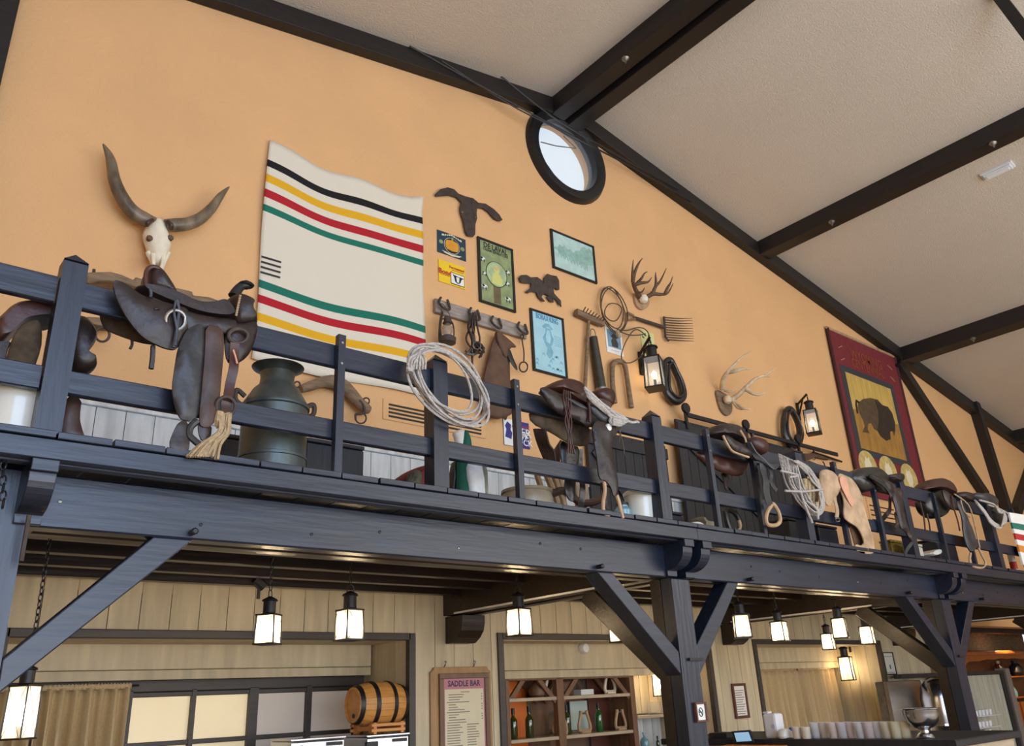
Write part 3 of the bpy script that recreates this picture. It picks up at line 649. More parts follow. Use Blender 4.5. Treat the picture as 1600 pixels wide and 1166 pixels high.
# de laval poster
t, x0, x1, z0, z1, y = picture('framed_poster', (746, 369), (806, 489), 'tall green framed cream separator poster with a woman and cows', M_BLACK, C_GRN)
W_, H_ = x1-x0, z1-z0; cx = (x0+x1)/2
text('lettering', 'DE LAVAL', (cx, y-.002, z0+H_*.905), .098, C_BLK, t, bold=.002, ext=.0005, sx=.82); text('lettering', 'CREAM SEPARATORS', (cx, y-.002, z0+H_*.838), .050, C_BLK, t, bold=.0008, ext=.0005, sx=.80)
obj('oval_border', ell(cx, z0+H_*.50, W_*.30, H_*.20, y), C_DGR, t); obj('oval', ell(cx, z0+H_*.50, W_*.28, H_*.187, y-.002), C_GRN2, t)
obj('figure', poly2([(.36, .34), (.64, .34), (.66, .44), (.56, .52), (.58, .58), (.52, .63), (.45, .62), (.43, .56), (.46, .52), (.38, .47)], x0, x1, z0, z1, y-.004), flatc('poster_dress', 206, 206, 120), t)
obj('face', ell(cx-.0, z0+H_*.59, W_*.05, H_*.026, y-.006), flatc('poster_skin', 214, 170, 130), t)
for (a, b, s) in ((.13, .68, 1), (.15, .26, 1.2), (.82, .60, 1), (.80, .18, 1.2), (.80, .42, .9), (.16, .46, .8)):
    obj('cow', ell(x0+W_*a, z0+H_*b, W_*.07*s, H_*.022*s, y), C_WHT, t); obj('cow_patch', ell(x0+W_*(a-.03), z0+H_*(b+.006), W_*.03*s, H_*.014*s, y-.002), C_BLK, t)
    obj('cow_legs', MB().box(x0+W_*(a-.05), x0+W_*(a-.03), y-.002, y, z0+H_*(b-.05*s), z0+H_*b).box(x0+W_*(a+.03), x0+W_*(a+.05), y-.002, y, z0+H_*(b-.05*s), z0+H_*b), C_BLK, t)
obj('post_motif', MB().box(cx-W_*.10, cx+W_*.10, y-.0015, y, z0+H_*.05, z0+H_*.31), flatc('poster_brown', 104, 92, 60, var=.3), t)
# landscape print
t, x0, x1, z0, z1, y = picture('framed_print', (860, 357), (933, 444), 'pale teal framed print of a mule team, left of the round window axis', M_BLACK, C_TEA, cat='picture')
t['label'] = 'wide pale teal framed print of a mule team, below the round window'
W_, H_ = x1-x0, z1-z0
obj('tree_band', poly2([(.0, .52), (.06, .60), (.10, .57), (.16, .68), (.22, .63), (.28, .70), (.36, .62), (.42, .66), (.5, .60), (.58, .70), (.66, .72), (.72, .84), (.80, .88), (.86, .82), (.92, .90), (1, .80), (1, .46), (.8, .40), (.6, .44), (.3, .47)], x0+.03, x1-.03, z0, z1, y), C_TED, t)
rr = random.Random(5)
for k in range(9): obj('mule', poly2([(u+.14+k*.075, v+.34-.012*k) for u, v in ((0, 0), (.01, .12), (0, .18), (.05, .2), (.07, .14), (.06, 0), (.045, .08), (.015, .08))], x0, x1, z0, z1, y-.002), C_TED, t)
# borax poster
t, x0, x1, z0, z1, y = picture('framed_poster', (828, 481), (887, 593), 'tall pale blue framed poster of a man in a wide hat, headed in blue letters', M_BLACK, C_PBL)
W_, H_ = x1-x0, z1-z0; cx = (x0+x1)/2
text('lettering', 'BORAX·KING', (cx, y-.002, z0+H_*.905), .098, C_BLU, t, bold=.002, ext=.0005, sx=.60)
obj('hat', poly2([(.34, .76), (.42, .82), (.55, .83), (.66, .76), (.62, .74), (.5, .78), (.40, .73)], x0, x1, z0, z1, y), C_BLM, t)
obj('figure', poly2([(.44, .75), (.58, .75), (.60, .66), (.66, .60), (.62, .50), (.56, .47), (.62, .38), (.58, .30), (.5, .26), (.42, .32), (.46, .42), (.38, .50), (.34, .58), (.42, .66)], x0, x1, z0, z1, y), C_BLM, t)
obj('shirt', poly2([(.47, .72), (.55, .72), (.58, .60), (.54, .50), (.45, .52), (.42, .60)], x0, x1, z0, z1, y-.002), C_PBL, t)
for k in range(13):
    a = rr.uniform(.06, .84); b = rr.uniform(.05, .30); obj('mule', poly2([(a, b), (a+.03, b+.05), (a+.08, b+.05), (a+.1, b), (a+.07, b+.02), (a+.03, b+.02)], x0, x1, z0, z1, y), C_BLM, t)
for k in range(6): obj('text_rule', MB().box(x0+W_*.68, x0+W_*.9, y-.002, y, z0+H_*(.50+k*.03), z0+H_*(.508+k*.03)), C_BLM, t)
# small card with a rider, yellow-green sheet, blue enamel sign
zt = ZM(3.4294, 880, 340)
t, x0, x1, z0, z1, y = picture('small_print', zt((226, 582))[0], zt((327, 745))[0], 'small white-bordered print of a man in a hat, behind the coiled lasso', None, C_WHT, th=.01, cat='picture')
W_, H_ = x1-x0, z1-z0
obj('inner_image', MB().box(x0+W_*.1, x1-W_*.1, y-.002, y, z0+H_*.24, z1-H_*.06), flatc('print_sky', 120, 150, 170, var=.3), t)
obj('figure', poly2([(.34, .28), (.30, .50), (.42, .62), (.30, .66), (.45, .80), (.60, .80), (.74, .68), (.62, .62), (.72, .46), (.70, .28)], x0, x1, z0, z1, y-.002), flatc('print_figure', 62, 60, 58, var=.3), t)
text('lettering', '······', ((x0+x1)/2, y-.001, z0+H_*.12), .09, C_RED, t)
t, x0, x1, z0, z1, y = picture('paper_sheet', (1001, 514), (1027, 562), 'pale yellow-green printed sheet behind the left wall lantern', None, flatc('pale_yellow_green', 206, 206, 140, var=.1), th=.008, cat='poster')
W_, H_ = x1-x0, z1-z0
for k in range(7):
    a, b = rr.uniform(.1, .75), rr.uniform(.1, .85); obj('mark', MB().beam((x0+W_*a, y-.001, z0+H_*b), (x0+W_*(a+.14), y-.001, z0+H_*(b+rr.uniform(-.08, .08))), .002, .02), C_DGR, t)
C_NAV = flatc('enamel_navy', 44, 42, 120)
t, x0, x1, z0, z1, y = picture('enamel_sign', (787, 653), (829, 702), 'white and dark blue enamel sign behind a slim baluster', None, C_NAV, th=.012, cat='sign')
W_, H_ = x1-x0, z1-z0
obj('white_field', MB().box(x0, x0+W_*.34, y-.002, y, z0, z1), C_WHT, t)
obj('animal', poly2([(.04, .30), (.10, .60), (.05, .72), (.14, .90), (.28, .80), (.26, .60), (.32, .50), (.28, .25)], x0, x1, z0, z1, y-.002), C_NAV, t)
text('lettering', 'Abbott', (x0+W_*.66, y-.002, z0+H_*.80), .09, C_RED, t, ext=.0005); text('lettering', 'EVER', (x0+W_*.66, y-.002, z0+H_*.58), .13, C_WHT, t, bold=.002, ext=.0005)
text('lettering', 'LIVE', (x0+W_*.66, y-.002, z0+H_*.40), .12, C_WHT, t, bold=.002, ext=.0005); text('lettering', 'STOCK', (x0+W_*.66, y-.002, z0+H_*.2), .10, C_WHT, t, bold=.001, ext=.0005)
# hook rack: weathered board with horseshoe hooks
t = thing('hook_rack', U(750, 505, YW), 'weathered grey board with four horseshoe hooks below the tin signs', 'coat rack')
A = U(679, 467, 6.46); B = U(820, 505, 6.46); z1_, z0_ = A.z, U(679, 488, 6.46).z
obj('board', MB().box(A.x, B.x, 6.44, 6.48, z0_, z1_, .006), M_GREYW, t)
HK = [(693, 476), (740, 492), (774, 505), (815, 514)]
for hx, hy in HK:
    c = U(hx, hy, 6.42); mb = MB()
    mb.tube([(c.x+.065*math.cos(a), 6.42-.01-.05*max(0, -math.sin(a)), c.z+.085*math.sin(a)) for a in [math.radians(q) for q in range(125, 416, 18)]], .014, 7)
    obj('horseshoe_hook', mb, M_IRON, t, smooth=True)
# oil lantern
c = U(699, 515, 6.32); t = thing('oil_lantern', (c.x, 6.32, c.z-.16), 'small rusty oil lantern hanging from the first hook', 'lantern')
obj('fuel_tank', MB().lathe([(.05, -.16), (.085, -.155), (.09, -.10), (.06, -.08), (.04, -.07)], c, 18), M_IRON, t, smooth=True)
obj('globe', MB().lathe([(.035, -.07), (.055, -.03), (.055, .02), (.035, .06)], c, 18), M_LGDIM, t, smooth=True)
obj('chimney', MB().lathe([(.035, .06), (.05, .07), (.035, .10), (.04, .13), (.02, .15)], c, 16), M_IRON, t, smooth=True)
for s in (-1, 1): obj('side_tube', MB().tube(curve([c+Vector((s*.07, 0, -.12)), c+Vector((s*.085, 0, 0)), c+Vector((s*.07, 0, .09)), c+Vector((s*.03, 0, .12))]), .008, 6), M_IRON, t, smooth=True)
obj('bail', MB().tube(curve([c+Vector((-.08, 0, .02)), c+Vector((-.06, .02, .2)), c+Vector((-.02, .06, .32)), c+Vector((.04, .02, .2)), c+Vector((.08, 0, .02))]), .004, 5), M_IRON, t)
obj('hanging_strap', MB().tube(curve([U(691, 488, 6.38), U(688, 505, 6.36), U(687, 530, 6.36), U(690, 541, 6.36)]), .016, 6), M_HARN, t)
# bridle
t = thing('bridle', U(742, 560, 6.38), 'tangled leather bridle and reins hanging from the second hook', 'bridle')
rb = random.Random(11)
for k in range(9):
    x = 742+rb.uniform(-5, 5); pts = [(740+rb.uniform(-3, 3), 489), (x-4+rb.uniform(-4, 4), 510), (x+rb.uniform(-10, 8), 532), (x+rb.uniform(-8, 8), 552), (743+rb.uniform(-3, 6), 540+rb.uniform(-10, 10))]
    obj('strap', MB().tube(curve([U(a, b, 6.38-.01*rb.random()*5) for a, b in pts]), .011, 5), M_LEAB if k % 2 else M_HARN, t, smooth=True)
for k in range(7):
    a = rb.uniform(0, 6.28); p = [(742+8*math.cos(a), 545+8*math.sin(a)), (742+13*math.cos(a+.6), 545+10*math.sin(a+.6)), (742+15*math.cos(a+1.5), 547+13*math.sin(a+1.5))]
    obj('knotted_strap', MB().tube(curve([U(q, r, 6.34) for q, r in p]), .013, 5), M_HARN, t, smooth=True)
obj('long_rein', MB().tube(curve([U(741, 500, 6.40), U(738, 540, 6.40), U(738, 600, 6.42)]), .013, 6), M_LEAB, t)
obj('bit_ring', MB().tube([U(745+6*math.cos(a), 540+6*math.sin(a), 6.33) for a in [k*.4488 for k in range(14)]], .006, 5, closed=True), M_STEEL, t)
# hanging leather chaps on the third hook
t = thing('hanging_chaps', U(783, 640, 6.4), 'brown leather chaps hanging from the third horseshoe hook', 'chaps')
panel('leg_panel', zs((405, 835), (440, 860), (470, 900), (475, 950), (478, 1100), (482, 1230), (470, 1310), (400, 1300), (330, 1260), (322, 1150), (345, 1060), (370, 950), (395, 870)), 6.40, .02, M_CHAPD, t, bulge=.03, inset=.05, sm=2)
panel('folded_flap', zs((410, 838), (450, 865), (490, 900), (522, 932), (480, 930), (470, 980), (450, 985), (425, 930), (408, 880)), 6.35, .012, M_CHAPD, t, bulge=.015)
panel('long_strap', zs((462, 930), (480, 935), (500, 990), (526, 1050), (518, 1058), (490, 1020), (470, 985)), 6.34, .008, M_HARN, t, bulge=.004, inset=.008)
z3 = ZM(3.81, 760, 560)
panel('lower_hem', z3((0, 250), (60, 270), (120, 290), (152, 315), (140, 340), (118, 345), (112, 375), (100, 355), (60, 365), (20, 350), (-20, 320), (-22, 260)), 6.38, .02, M_CHAPD, t, bulge=.02)
# ring and bit on the fourth hook
t = thing('ringed_iron_bar', U(817, 560, 6.4), 'iron bar with a ring at its end hanging from the fourth hook', 'bit')
obj('bar', MB().tube(curve(onplane(zs((548, 875), (552, 900), (560, 950), (560, 1000), (558, 1012)), 6.40)), .009, 6), M_IRON, t, smooth=True)
for c, r in (((550, 870), 9), ((558, 1037), 23)):
    obj('ring', MB().tube([U(a, b, 6.40) for a, b in zs(*[(c[0]+r*math.cos(q*.3927), c[1]+r*1.2*math.sin(q*.3927)) for q in range(16)])], .009, 6, closed=True), M_IRON, t, smooth=True)
# rake
t = thing('garden_rake', U(920, 600, 6.45), 'old wooden rake with nail teeth standing head-up against the orange wall', 'rake')
obj('head', MB().beam(U(900, 488, 6.43), U(942, 506, 6.43), .07, .085, .008), M_OLDW, t)
for k in range(8):
    a = U(910+k*4.4, 489+k*1.9, 6.43); b = U(915+k*4.4, 480+k*2.6, 6.30)
    obj('tooth', MB().tube([a, b], .0065, 6), M_IRON, t)
obj('handle', MB().tube([U(920, 498, 6.44), U(912, 640, 6.44)], [.022, .026], 10), M_OLDW, t, smooth=True)
# tube, bow
t = thing('metal_tube', U(935, 610, 6.42), 'oxidised metal tube with a wire loop leaning beside the rake', 'tube')
obj('tube', MB().tube([U(927, 527, 6.42), U(940, 612, 6.42)], [.050, .066], 18), M_MUFF, t, smooth=True)
obj('end_rim', MB().tube([U(939.5, 607, 6.42), U(940.6, 614, 6.42)], .074, 18), M_STEEL, t, smooth=True)
obj('wire_loop', MB().tube(curve(onplane([(923, 528), (923, 517), (925, 514), (929, 517), (931, 527)], 6.42)), .006, 6), M_STEEL, t)
t = obj('ox_bow', MB().tube(curve(onplane(zt((278, 995), (265, 900), (262, 820), (268, 785), (290, 770), (318, 775), (332, 800), (345, 880), (365, 1020)), 6.43)), [.030, .032, .032, .034, .034, .034, .032, .030, .034], 12), M_OLDW, smooth=True)
tag(t, 'bent wooden ox bow shaped like an upturned U on the orange wall', 'ox bow')
# coiled lasso on the wall
t = thing('wall_lasso', U(960, 500, 6.44), 'loosely coiled dark thin lasso hanging on the orange wall between rake and pitchfork', 'lasso')
def loop(cx, cy, rx, ry, rot, n=28, j=0, ph=0):
    return [(cx+rx*math.cos(a)*math.cos(rot)-ry*math.sin(a)*math.sin(rot)+j*math.sin(3*a+ph), cy+rx*math.cos(a)*math.sin(rot)+ry*math.sin(a)*math.cos(rot)+j*math.cos(2*a+ph)) for a in [2*math.pi*k/n for k in range(n)]]
for k, (cx, cy, rx, ry, ro) in enumerate(((958, 484, 17, 36, -.25), (960, 486, 19, 36, -.2), (956, 481, 16, 33, -.32), (958, 487, 13, 14, 0))):
    obj('coil', MB().tube([U(a, b, 6.44-.015*k) for a, b in loop(cx, cy, rx, ry, ro, j=1, ph=k)], .008, 6, closed=True), M_ROPED, t, smooth=True)
obj('coil', MB().tube(curve(onplane(zt((290, 600), (340, 605), (400, 590), (440, 600), (460, 640), (440, 720), (370, 775), (320, 770), (315, 720), (350, 640), (390, 600), (430, 625), (360, 630), (300, 610)), 6.40)), .008, 6), M_ROPED, t, smooth=True)
obj('honda_knot', MB().tube(onplane([(964, 517), (968, 528)], 6.39), [.03, .024], 8), M_ROPET, t, smooth=True)
# pitchfork
t = thing('pitchfork', U(1020, 505, 6.45), 'many-tined pitchfork hung sideways on the orange wall under the dark antlers', 'pitchfork')
obj('handle', MB().tube(onplane(zt((385, 538), (545, 590)), 6.45), [.022, .026], 10), M_IRON, t, smooth=True)
obj('grip', MB().tube(onplane(zt((345, 510), (345, 550), (385, 545), (375, 525), (345, 510)), 6.45), .017, 8), M_OLDW, t, smooth=True)
obj('head_bar', MB().tube(onplane(zt((540, 532), (548, 640), (565, 662)), 6.45), .016, 8), M_IRON, t, smooth=True)
for k in range(10):
    a = (541+k*1.2, 535+k*13.2); b = (692+k*1.0, 540+k*13.6)
    obj('tine', MB().tube(curve([U(*zt(a)[0], 6.45), U(*zt(((a[0]+b[0])/2, a[1]+6))[0], 6.38), U(*zt(b)[0], 6.30)]), [.008, .008, .003], 6), M_IRON, t, smooth=True)
# antlers
def antlers(label, plaque, center, beams, m, Y, r=.03):
    t = thing('antler_mount', U(*center, YW), label, 'antlers')
    obj('plaque', MB().prism(smoothpoly(onplane(plaque, 6.46), 2), (0, .035, 0)), M_OLDW if m is M_ANTL else M_STIR, t, bevel=.006)
    c = U(*center, 6.40)
    obj('skull_cap', MB().lathe([(.002, .06), (.05, .04), (.065, 0), (.05, -.05), (.002, -.07)], c, 14, cap=False), M_BONE if m is M_ANTD else m, t, smooth=True)
    for pts, rad in beams:
        P = [U(a, b, 6.42-d) for a, b, d in pts]
        obj('antler_tine' if rad < 1 else 'antler_beam', MB().tube(curve(P, 5), [r*rad, r*rad*.85, r*rad*.7, r*rad*.4, .004], 10), m, t, smooth=True)
q = lambda *p: [(880+x/3.4294, 340+y/3.4294, d) for x, y, d in p]
antlers('dark brown deer antlers on a round wooden plaque above the pitchfork', zt((383, 400), (420, 400), (462, 430), (465, 470), (430, 497), (400, 480), (385, 440)), zt((430, 435))[0], [
    (q((415, 430, 0), (385, 380, .06), (372, 330, .14), (372, 270, .22), (376, 225, .26)), 1.1), (q((372, 345, .12), (385, 290, .2), (405, 245, .26), (425, 218, .3)), .9),
    (q((385, 360, .1), (420, 350, .16), (455, 345, .2), (475, 320, .24)), .9), (q((395, 352, .12), (420, 325, .2), (435, 300, .24), (452, 290, .28)), .7), (q((400, 400, .05), (420, 400, .1), (432, 385, .14), (435, 375, .16)), .5),
    (q((440, 430, 0), (480, 410, .08), (520, 412, .14), (560, 405, .2), (590, 352, .26)), 1.1), (q((480, 408, .08), (495, 370, .14), (520, 340, .2), (553, 272, .26)), .95), (q((495, 370, .14), (497, 340, .18), (495, 310, .2), (496, 292, .22)), .7),
    (q((545, 408, .18), (560, 375, .22), (575, 350, .26), (587, 315, .3)), .8), (q((450, 425, .04), (465, 410, .06), (470, 395, .08)), .5)], M_ANTD, 6.42)
antlers('pale elk antlers with a long wooden plaque, near the right-hand horse collar', zt((818, 920), (850, 930), (880, 950), (905, 985), (910, 1040), (885, 1068), (850, 1040), (832, 985)), zt((880, 975))[0], [
    (q((850, 920, .0), (855, 870, .10), (880, 830, .2), (915, 790, .3), (960, 745, .38), (1010, 715, .45)), 1.2), (q((885, 830, .2), (920, 825, .3), (965, 812, .36), (1005, 815, .4)), 1), (q((900, 825, .24), (930, 812, .3), (968, 802, .36)), .8),
    (q((862, 925, .03), (890, 932, .1), (915, 925, .16), (935, 912, .2)), .7),
    (q((905, 975, .02), (945, 945, .12), (985, 905, .24), (1030, 865, .34), (1090, 840, .42), (1138, 802, .5)), 1.3), (q((1040, 860, .34), (1075, 850, .4), (1110, 855, .46)), .7), (q((980, 920, .22), (1010, 940, .28), (1050, 950, .34), (1092, 932, .4)), 1.1),
    (q((910, 985, .04), (940, 1005, .12), (970, 1025, .2), (1008, 1028, .26)), 1), (q((905, 980, .04), (935, 1020, .1), (965, 1032, .16)), .8)], M_ANTL, 6.42)
# horse collars
def collar(label, pts, c, Y=6.40, r=.065):
    P = curve(onplane(pts+[pts[0]], Y), 5)[:-1]
    t = thing('horse_collar', (sum(p.x for p in P)/len(P), Y, min(p.z for p in P)), label, 'horse collar')
    obj('collar_roll', MB().tube(P, [r*.7]+[r*1.0]*2+[r*1.15]*3+[r*.9]+[r*.7], 12, closed=True), M_HARN, t, smooth=True)
    obj('rim_roll', MB().tube([p+Vector((0, -.05, 0))+(Vector((c.x, Y, c.z))-p)*.18 for p in P], r*.38, 8, closed=True), M_HARN, t, smooth=True)
collar('narrow black horse collar right beside the left wall lantern', zt((545, 775), (572, 765), (600, 820), (630, 890), (640, 960), (600, 985), (555, 940), (545, 860)), U(1052, 600, 6.4), r=.048)
collar('fat black horse collar left of the right wall lantern', [(1226, 643), (1234, 639), (1243, 652), (1250, 672), (1248, 690), (1236, 697), (1226, 680), (1224, 658)], U(1236, 668, 6.4), r=.050)
# ---- lanterns
def lantern(label, px, py, Y, s=1.0, lit=True, chain_to=None, cat='lantern', group=None, angle=0.3, bracket=None, tall=1.0, power=14, name='hanging_lantern'):
    c = U(px, py, Y); h = .105*s*tall; w = .075*s
    t = thing(name, (c.x, c.y, c.z-h), label, cat, group)
    Rz = Matrix.Rotation(angle, 3, 'Z')
    def P(x, y, z): return c+Rz @ Vector((x*s, y*s, z*s))
    hh = .105*tall
    for sx in (-1, 1):
        for sy in (-1, 1): obj('corner_post', MB().beam(P(sx*.075, sy*.075, -hh), P(sx*.068, sy*.068, hh), .010*s, .010*s), M_BLACK, t)
    for z, wd_ in ((-hh, .082), (hh, .076)):
        mb = MB()
        obj('tray' if z < 0 else 'top_plate', mb.prism([P(a*wd_, b*wd_, z-.006) for a, b in ((-1,-1), (1,-1), (1,1), (-1,1))], (0, 0, .012*s)), M_BLACK, t)
    for k in range(4):
        a = k*math.pi/2; M2 = Rz @ Matrix.Rotation(a, 3, 'Z')
        def Q(x, z, y=-.071): return c+M2 @ Vector((x*s, y*s, z*s))
        obj('glass_pane', MB().prism([Q(-.066, -hh+.008), Q(.066, -hh+.008), Q(.062, hh-.008), Q(-.062, hh-.008)], M2 @ Vector((0, .003, 0))), M_LGPANE if lit else M_GLASS, t)
        if lit: obj('glass_guard', MB().tube([Q(-.066, hh, -.078), Q(0, 0, -.082), Q(.066, hh, -.078)], .0022*s, 4).tube([Q(-.066, -hh, -.078), Q(0, 0, -.082), Q(.066, -hh, -.078)], .0022*s, 4), M_BLACK, t)
    ch = [(.070, hh+.006), (.048, hh+.016), (.047, hh+.10), (.060, hh+.103), (.056, hh+.115), (.012, hh+.138), (.002, hh+.14)]
    obj('chimney', MB().lathe([(r*s, z*s) for r, z in ch], c, 16), M_BLACK, t, smooth=35)
    obj('wire_bail', MB().tube(curve([P(-.03, 0, hh+.11), P(-.028, 0, hh+.17), P(0, 0, hh+.185), P(.028, 0, hh+.17), P(.03, 0, hh+.11)]), .004*s, 5), M_BLACK, t)
    b = obj('bulb', MB().lathe([(.010, -.05), (.016, -.035), (.034, .005), (.032, .03), (.014, .055), (.002, .058)], c+Vector((0, 0, -.02*s)), 14), M_BULB, t, smooth=True)
    obj('lamp_holder', MB().tube([P(0, 0, -hh), P(0, 0, -.055)], .012*s, 8), M_BLACK, t)
    if chain_to is not None:
        z = c.z+(hh+.185)*s; k = 0; mb = MB()
        while z < chain_to:
            mb = MB(); ax = Rz @ (Vector((1, 0, 0)) if k % 2 else Vector((0, 1, 0)))
            mb.tube([Vector((c.x, c.y, z+.02))+ax*.010*math.cos(q)+Vector((0, 0, .022*math.sin(q))) for q in [i*math.pi/4 for i in range(8)]], .0035, 4, closed=True)
            obj('chain_link', mb, M_BLACK, t); z += .034; k += 1
    if power:
        l = bpy.data.lights.new('lantern_light', 'POINT'); l.energy = power; l.color = (1.0, .70, .38); l.shadow_soft_size = .05
        o = bpy.data.objects.new('lantern_light', l); COL.objects.link(o); o.parent = t; o.location = c-wloc(t)-Vector((0, 0, .0))
    return t
M_LGPANE = mat('lantern_ribbed_glass', (1, .93, .8, 1), .25, 0, 1, 0, alpha=.30, emit=(1, .80, .52, 1), es=.75)
def bracket(t, top, bot, out, m=M_BLACK):
    """wall bracket: flat upright, arm and brace"""
    obj('bracket_upright', MB().beam(top, bot, .05, .02, up=(0, 1, 0)), m, t)
    obj('bracket_arm', MB().beam(top+Vector((0, 0, -.03)), out, .025, .025), m, t)
    obj('bracket_brace', MB().beam(top+(bot-top)*.75, top+(out-top)*.6, .02, .02), m, t)
def wall_lantern(label, px, py, s, top, bot, outx, Y, tall=1.35, **k):
    t = lantern(label, px, py, Y-.22, s=s, lit=False, tall=tall, name='wall_lantern', **k)
    c = U(px, py, Y-.22); hz = c.z+(.105*tall+.20)*s
    b0 = U(*bot, Y-.02); bracket(t, Vector((b0.x, Y-.02, U(*top, Y-.02).z)), b0, Vector((c.x, c.y, hz+.02)))
    obj('hook', MB().tube([Vector((c.x, c.y, hz+.02)), Vector((c.x, c.y, hz-.05*s))], .006, 5), M_BLACK, t)
wall_lantern('black wall lantern with a glowing bulb between the ox bow and the narrow horse collar', 1022, 584, 1.45, (1001, 551), (1003, 586), 0, YW, angle=.5, power=1.5)
wall_lantern('small black wall lantern with a glowing bulb near the bison banner', 1269, 660, 1.30, (1245, 630), (1250, 657), 0, YW, angle=.4, power=1.5)
# ---- barn doors behind the railing
def plank_door(i, x0, x1, z0, z1, y, n, label):
    t = struct('door_%d' % i, loc=((x0+x1)/2, y, z0)); t['label'] = label
    for k in range(n):
        a = x0+(x1-x0)*k/n; b = x0+(x1-x0)*(k+1)/n
        obj('plank', MB().box(a+.004, b-.004, y-.035, y, z0, z1, .006), M_BLKW, t)
    for z in (z0+.2, z1-.12): obj('ledge', MB().box(x0, x1, y-.06, y-.035, z-.07, z+.07, .006), M_BLKW, t)
    obj('diagonal_brace', MB().beam((x0+.1, y-.048, z1-.25), (x1-.1, y-.048, z0+.33), .022, .14), M_BLKW, t)
    return t
plank_door(1, 6.55, 7.95, DECK, 4.50, 6.46, 9, 'dark plank door behind the saddle with the long fender')
t = plank_door(2, 8.12, 11.05, DECK, 4.87, 6.38, 17, 'wide sliding black plank door on an overhead track')
obj('track', MB().box(8.3, 12.0, 6.30, 6.33, 4.92, 4.98, .004), M_BLACK, t)
for x in (8.30, 9.6, 10.9): obj('roller', MB().lathe([(.07, -.02), (.075, 0), (.07, .02)], (x, 6.30, 5.03), 16, axis='y').box(x-.02, x+.02, 6.30, 6.33, 4.75, 5.0), M_BLACK, t)
# rifles
def rifle(label, butt, wrist, lock, muz, Y=6.42):
    t = thing('old_rifle', U(*lock, Y), label, 'rifle')
    b, w, l, m_ = U(*butt, Y), U(*wrist, Y), U(*lock, Y), U(*muz, Y); d = (m_-b).normalized(); up = Vector((-d.z, 0, d.x))
    obj('stock', MB().prism([b+up*.075, b-up*.085, w-up*.05, l-up*.045, l+(m_-l)*.5-up*.03, l+(m_-l)*.5+up*.0, l+up*.03, w+up*.03, b+(w-b)*.5+up*.06], (0, .05, 0)), M_CHAPD, t, bevel=.012)
    obj('barrel', MB().tube([l+up*.03+Vector((0, .02, 0)), m_+up*.01+Vector((0, .02, 0))], [.022, .016], 10), M_BLACK, t, smooth=True)
    obj('hammer', MB().tube([l+up*.02, l+up*.08-d*.02, l+up*.10-d*.05], .010, 6), M_IRON, t)
    obj('trigger_guard', MB().tube(curve([l-up*.04, l-up*.09-d*.04, w-up*.05]), .006, 5), M_IRON, t)
rifle('old long rifle on the orange wall right of the fat horse collar', (1251, 716), (1268, 712), (1273, 710), (1317, 722))
rifle('second old rifle, partly hidden behind the raw hide chaps', (1266, 727), (1284, 731), (1290, 732), (1314, 739))
# ---- bison banner
A, B = U(1290, 521, YW), U(1391, 552, YW); Z0 = U(1442, 790, YW).z
xl, xr, zt_, zb_ = U(1290, 521, YW).x, U(1391, 549, YW).x, (A.z+U(1391, 552, YW).z)/2, U(1440, 795, YW).z
t = thing('bison_banner', ((xl+xr)/2, YW-.05, zb_), 'tall maroon banner with a painted bison on a yellow ground', 'banner')
yb = YW-.05
def bann(u, v, d=0): return Vector((xl+(xr-xl)*u, yb-d, zb_+(zt_-zb_)*v))
def bq(pts, d=.0, th=.004): return MB().prism([bann(u, v, d) for u, v in pts], (0, -th, 0))
def inv(px, py):
    p = U(px, py, yb); return ((p.x-xl)/(xr-xl), (p.z-zb_)/(zt_-zb_))
obj('cloth', MB().box(xl, xr, yb, yb+.012, zb_, zt_), M_MAROON, t)
obj('dowel', MB().tube([Vector((xl-.03, yb, zt_)), Vector((xr+.03, yb, zt_))], .025, 8), M_STIR, t)
for s in (xl, xr): obj('side_fold', MB().tube([Vector((s, yb, zb_)), Vector((s, yb, zt_))], .03, 8), flatc('maroon_edge', 66, 18, 26), t, smooth=True)
zb3 = ZM(4.444, 1240, 500)
IN = [inv(*p) for p in zb3((305, 305), (690, 450), (820, 1045), (455, 915))]
u0 = (IN[0][0]+IN[3][0])/2; u1 = (IN[1][0]+IN[2][0])/2; v1 = (IN[0][1]+IN[1][1])/2; v0 = (IN[2][1]+IN[3][1])/2
obj('dark_border', bq([(u0, v0), (u1, v0), (u1, v1), (u0, v1)]), flatc('slate', 52, 56, 62), t)
du = .06; dv = .038
obj('sky_field', bq([(u0+du, (v0+v1)/2-.05), (u1-du, (v0+v1)/2-.05), (u1-du, v1-dv), (u0+du, v1-dv)], .004), mat('painted_gold', srgb(196, 164, 84), .7, .25, (14, 14, 2), 0), t)
obj('ground_field', bq([(u0+du, v0+dv), (u1-du, v0+dv), (u1-du, (v0+v1)/2+.0), (u0+.55*(u1-u0), (v0+v1)/2-.03), (u0+.3*(u1-u0), (v0+v1)/2+.03), (u0+du, (v0+v1)/2+.0)], .005), mat('painted_ochre', srgb(160, 118, 52), .7, .3, (8, 8, 3), 0), t)
C_BIS = flatc('bison_brown', 84, 66, 44, var=.35, sc=8); C_BISD = flatc('bison_dark', 46, 36, 28, var=.3, sc=9)
obj('bison', bq([inv(*p) for p in zb3((445, 575), (480, 550), (530, 543), (580, 555), (615, 595), (650, 605), (680, 650), (700, 720), (702, 780), (695, 808), (682, 770), (665, 780), (672, 830), (640, 842), (600, 810), (575, 770), (555, 760), (535, 720), (515, 720), (510, 760), (525, 790), (475, 780), (490, 740), (480, 700), (455, 650), (442, 610))], .007), C_BIS, t)
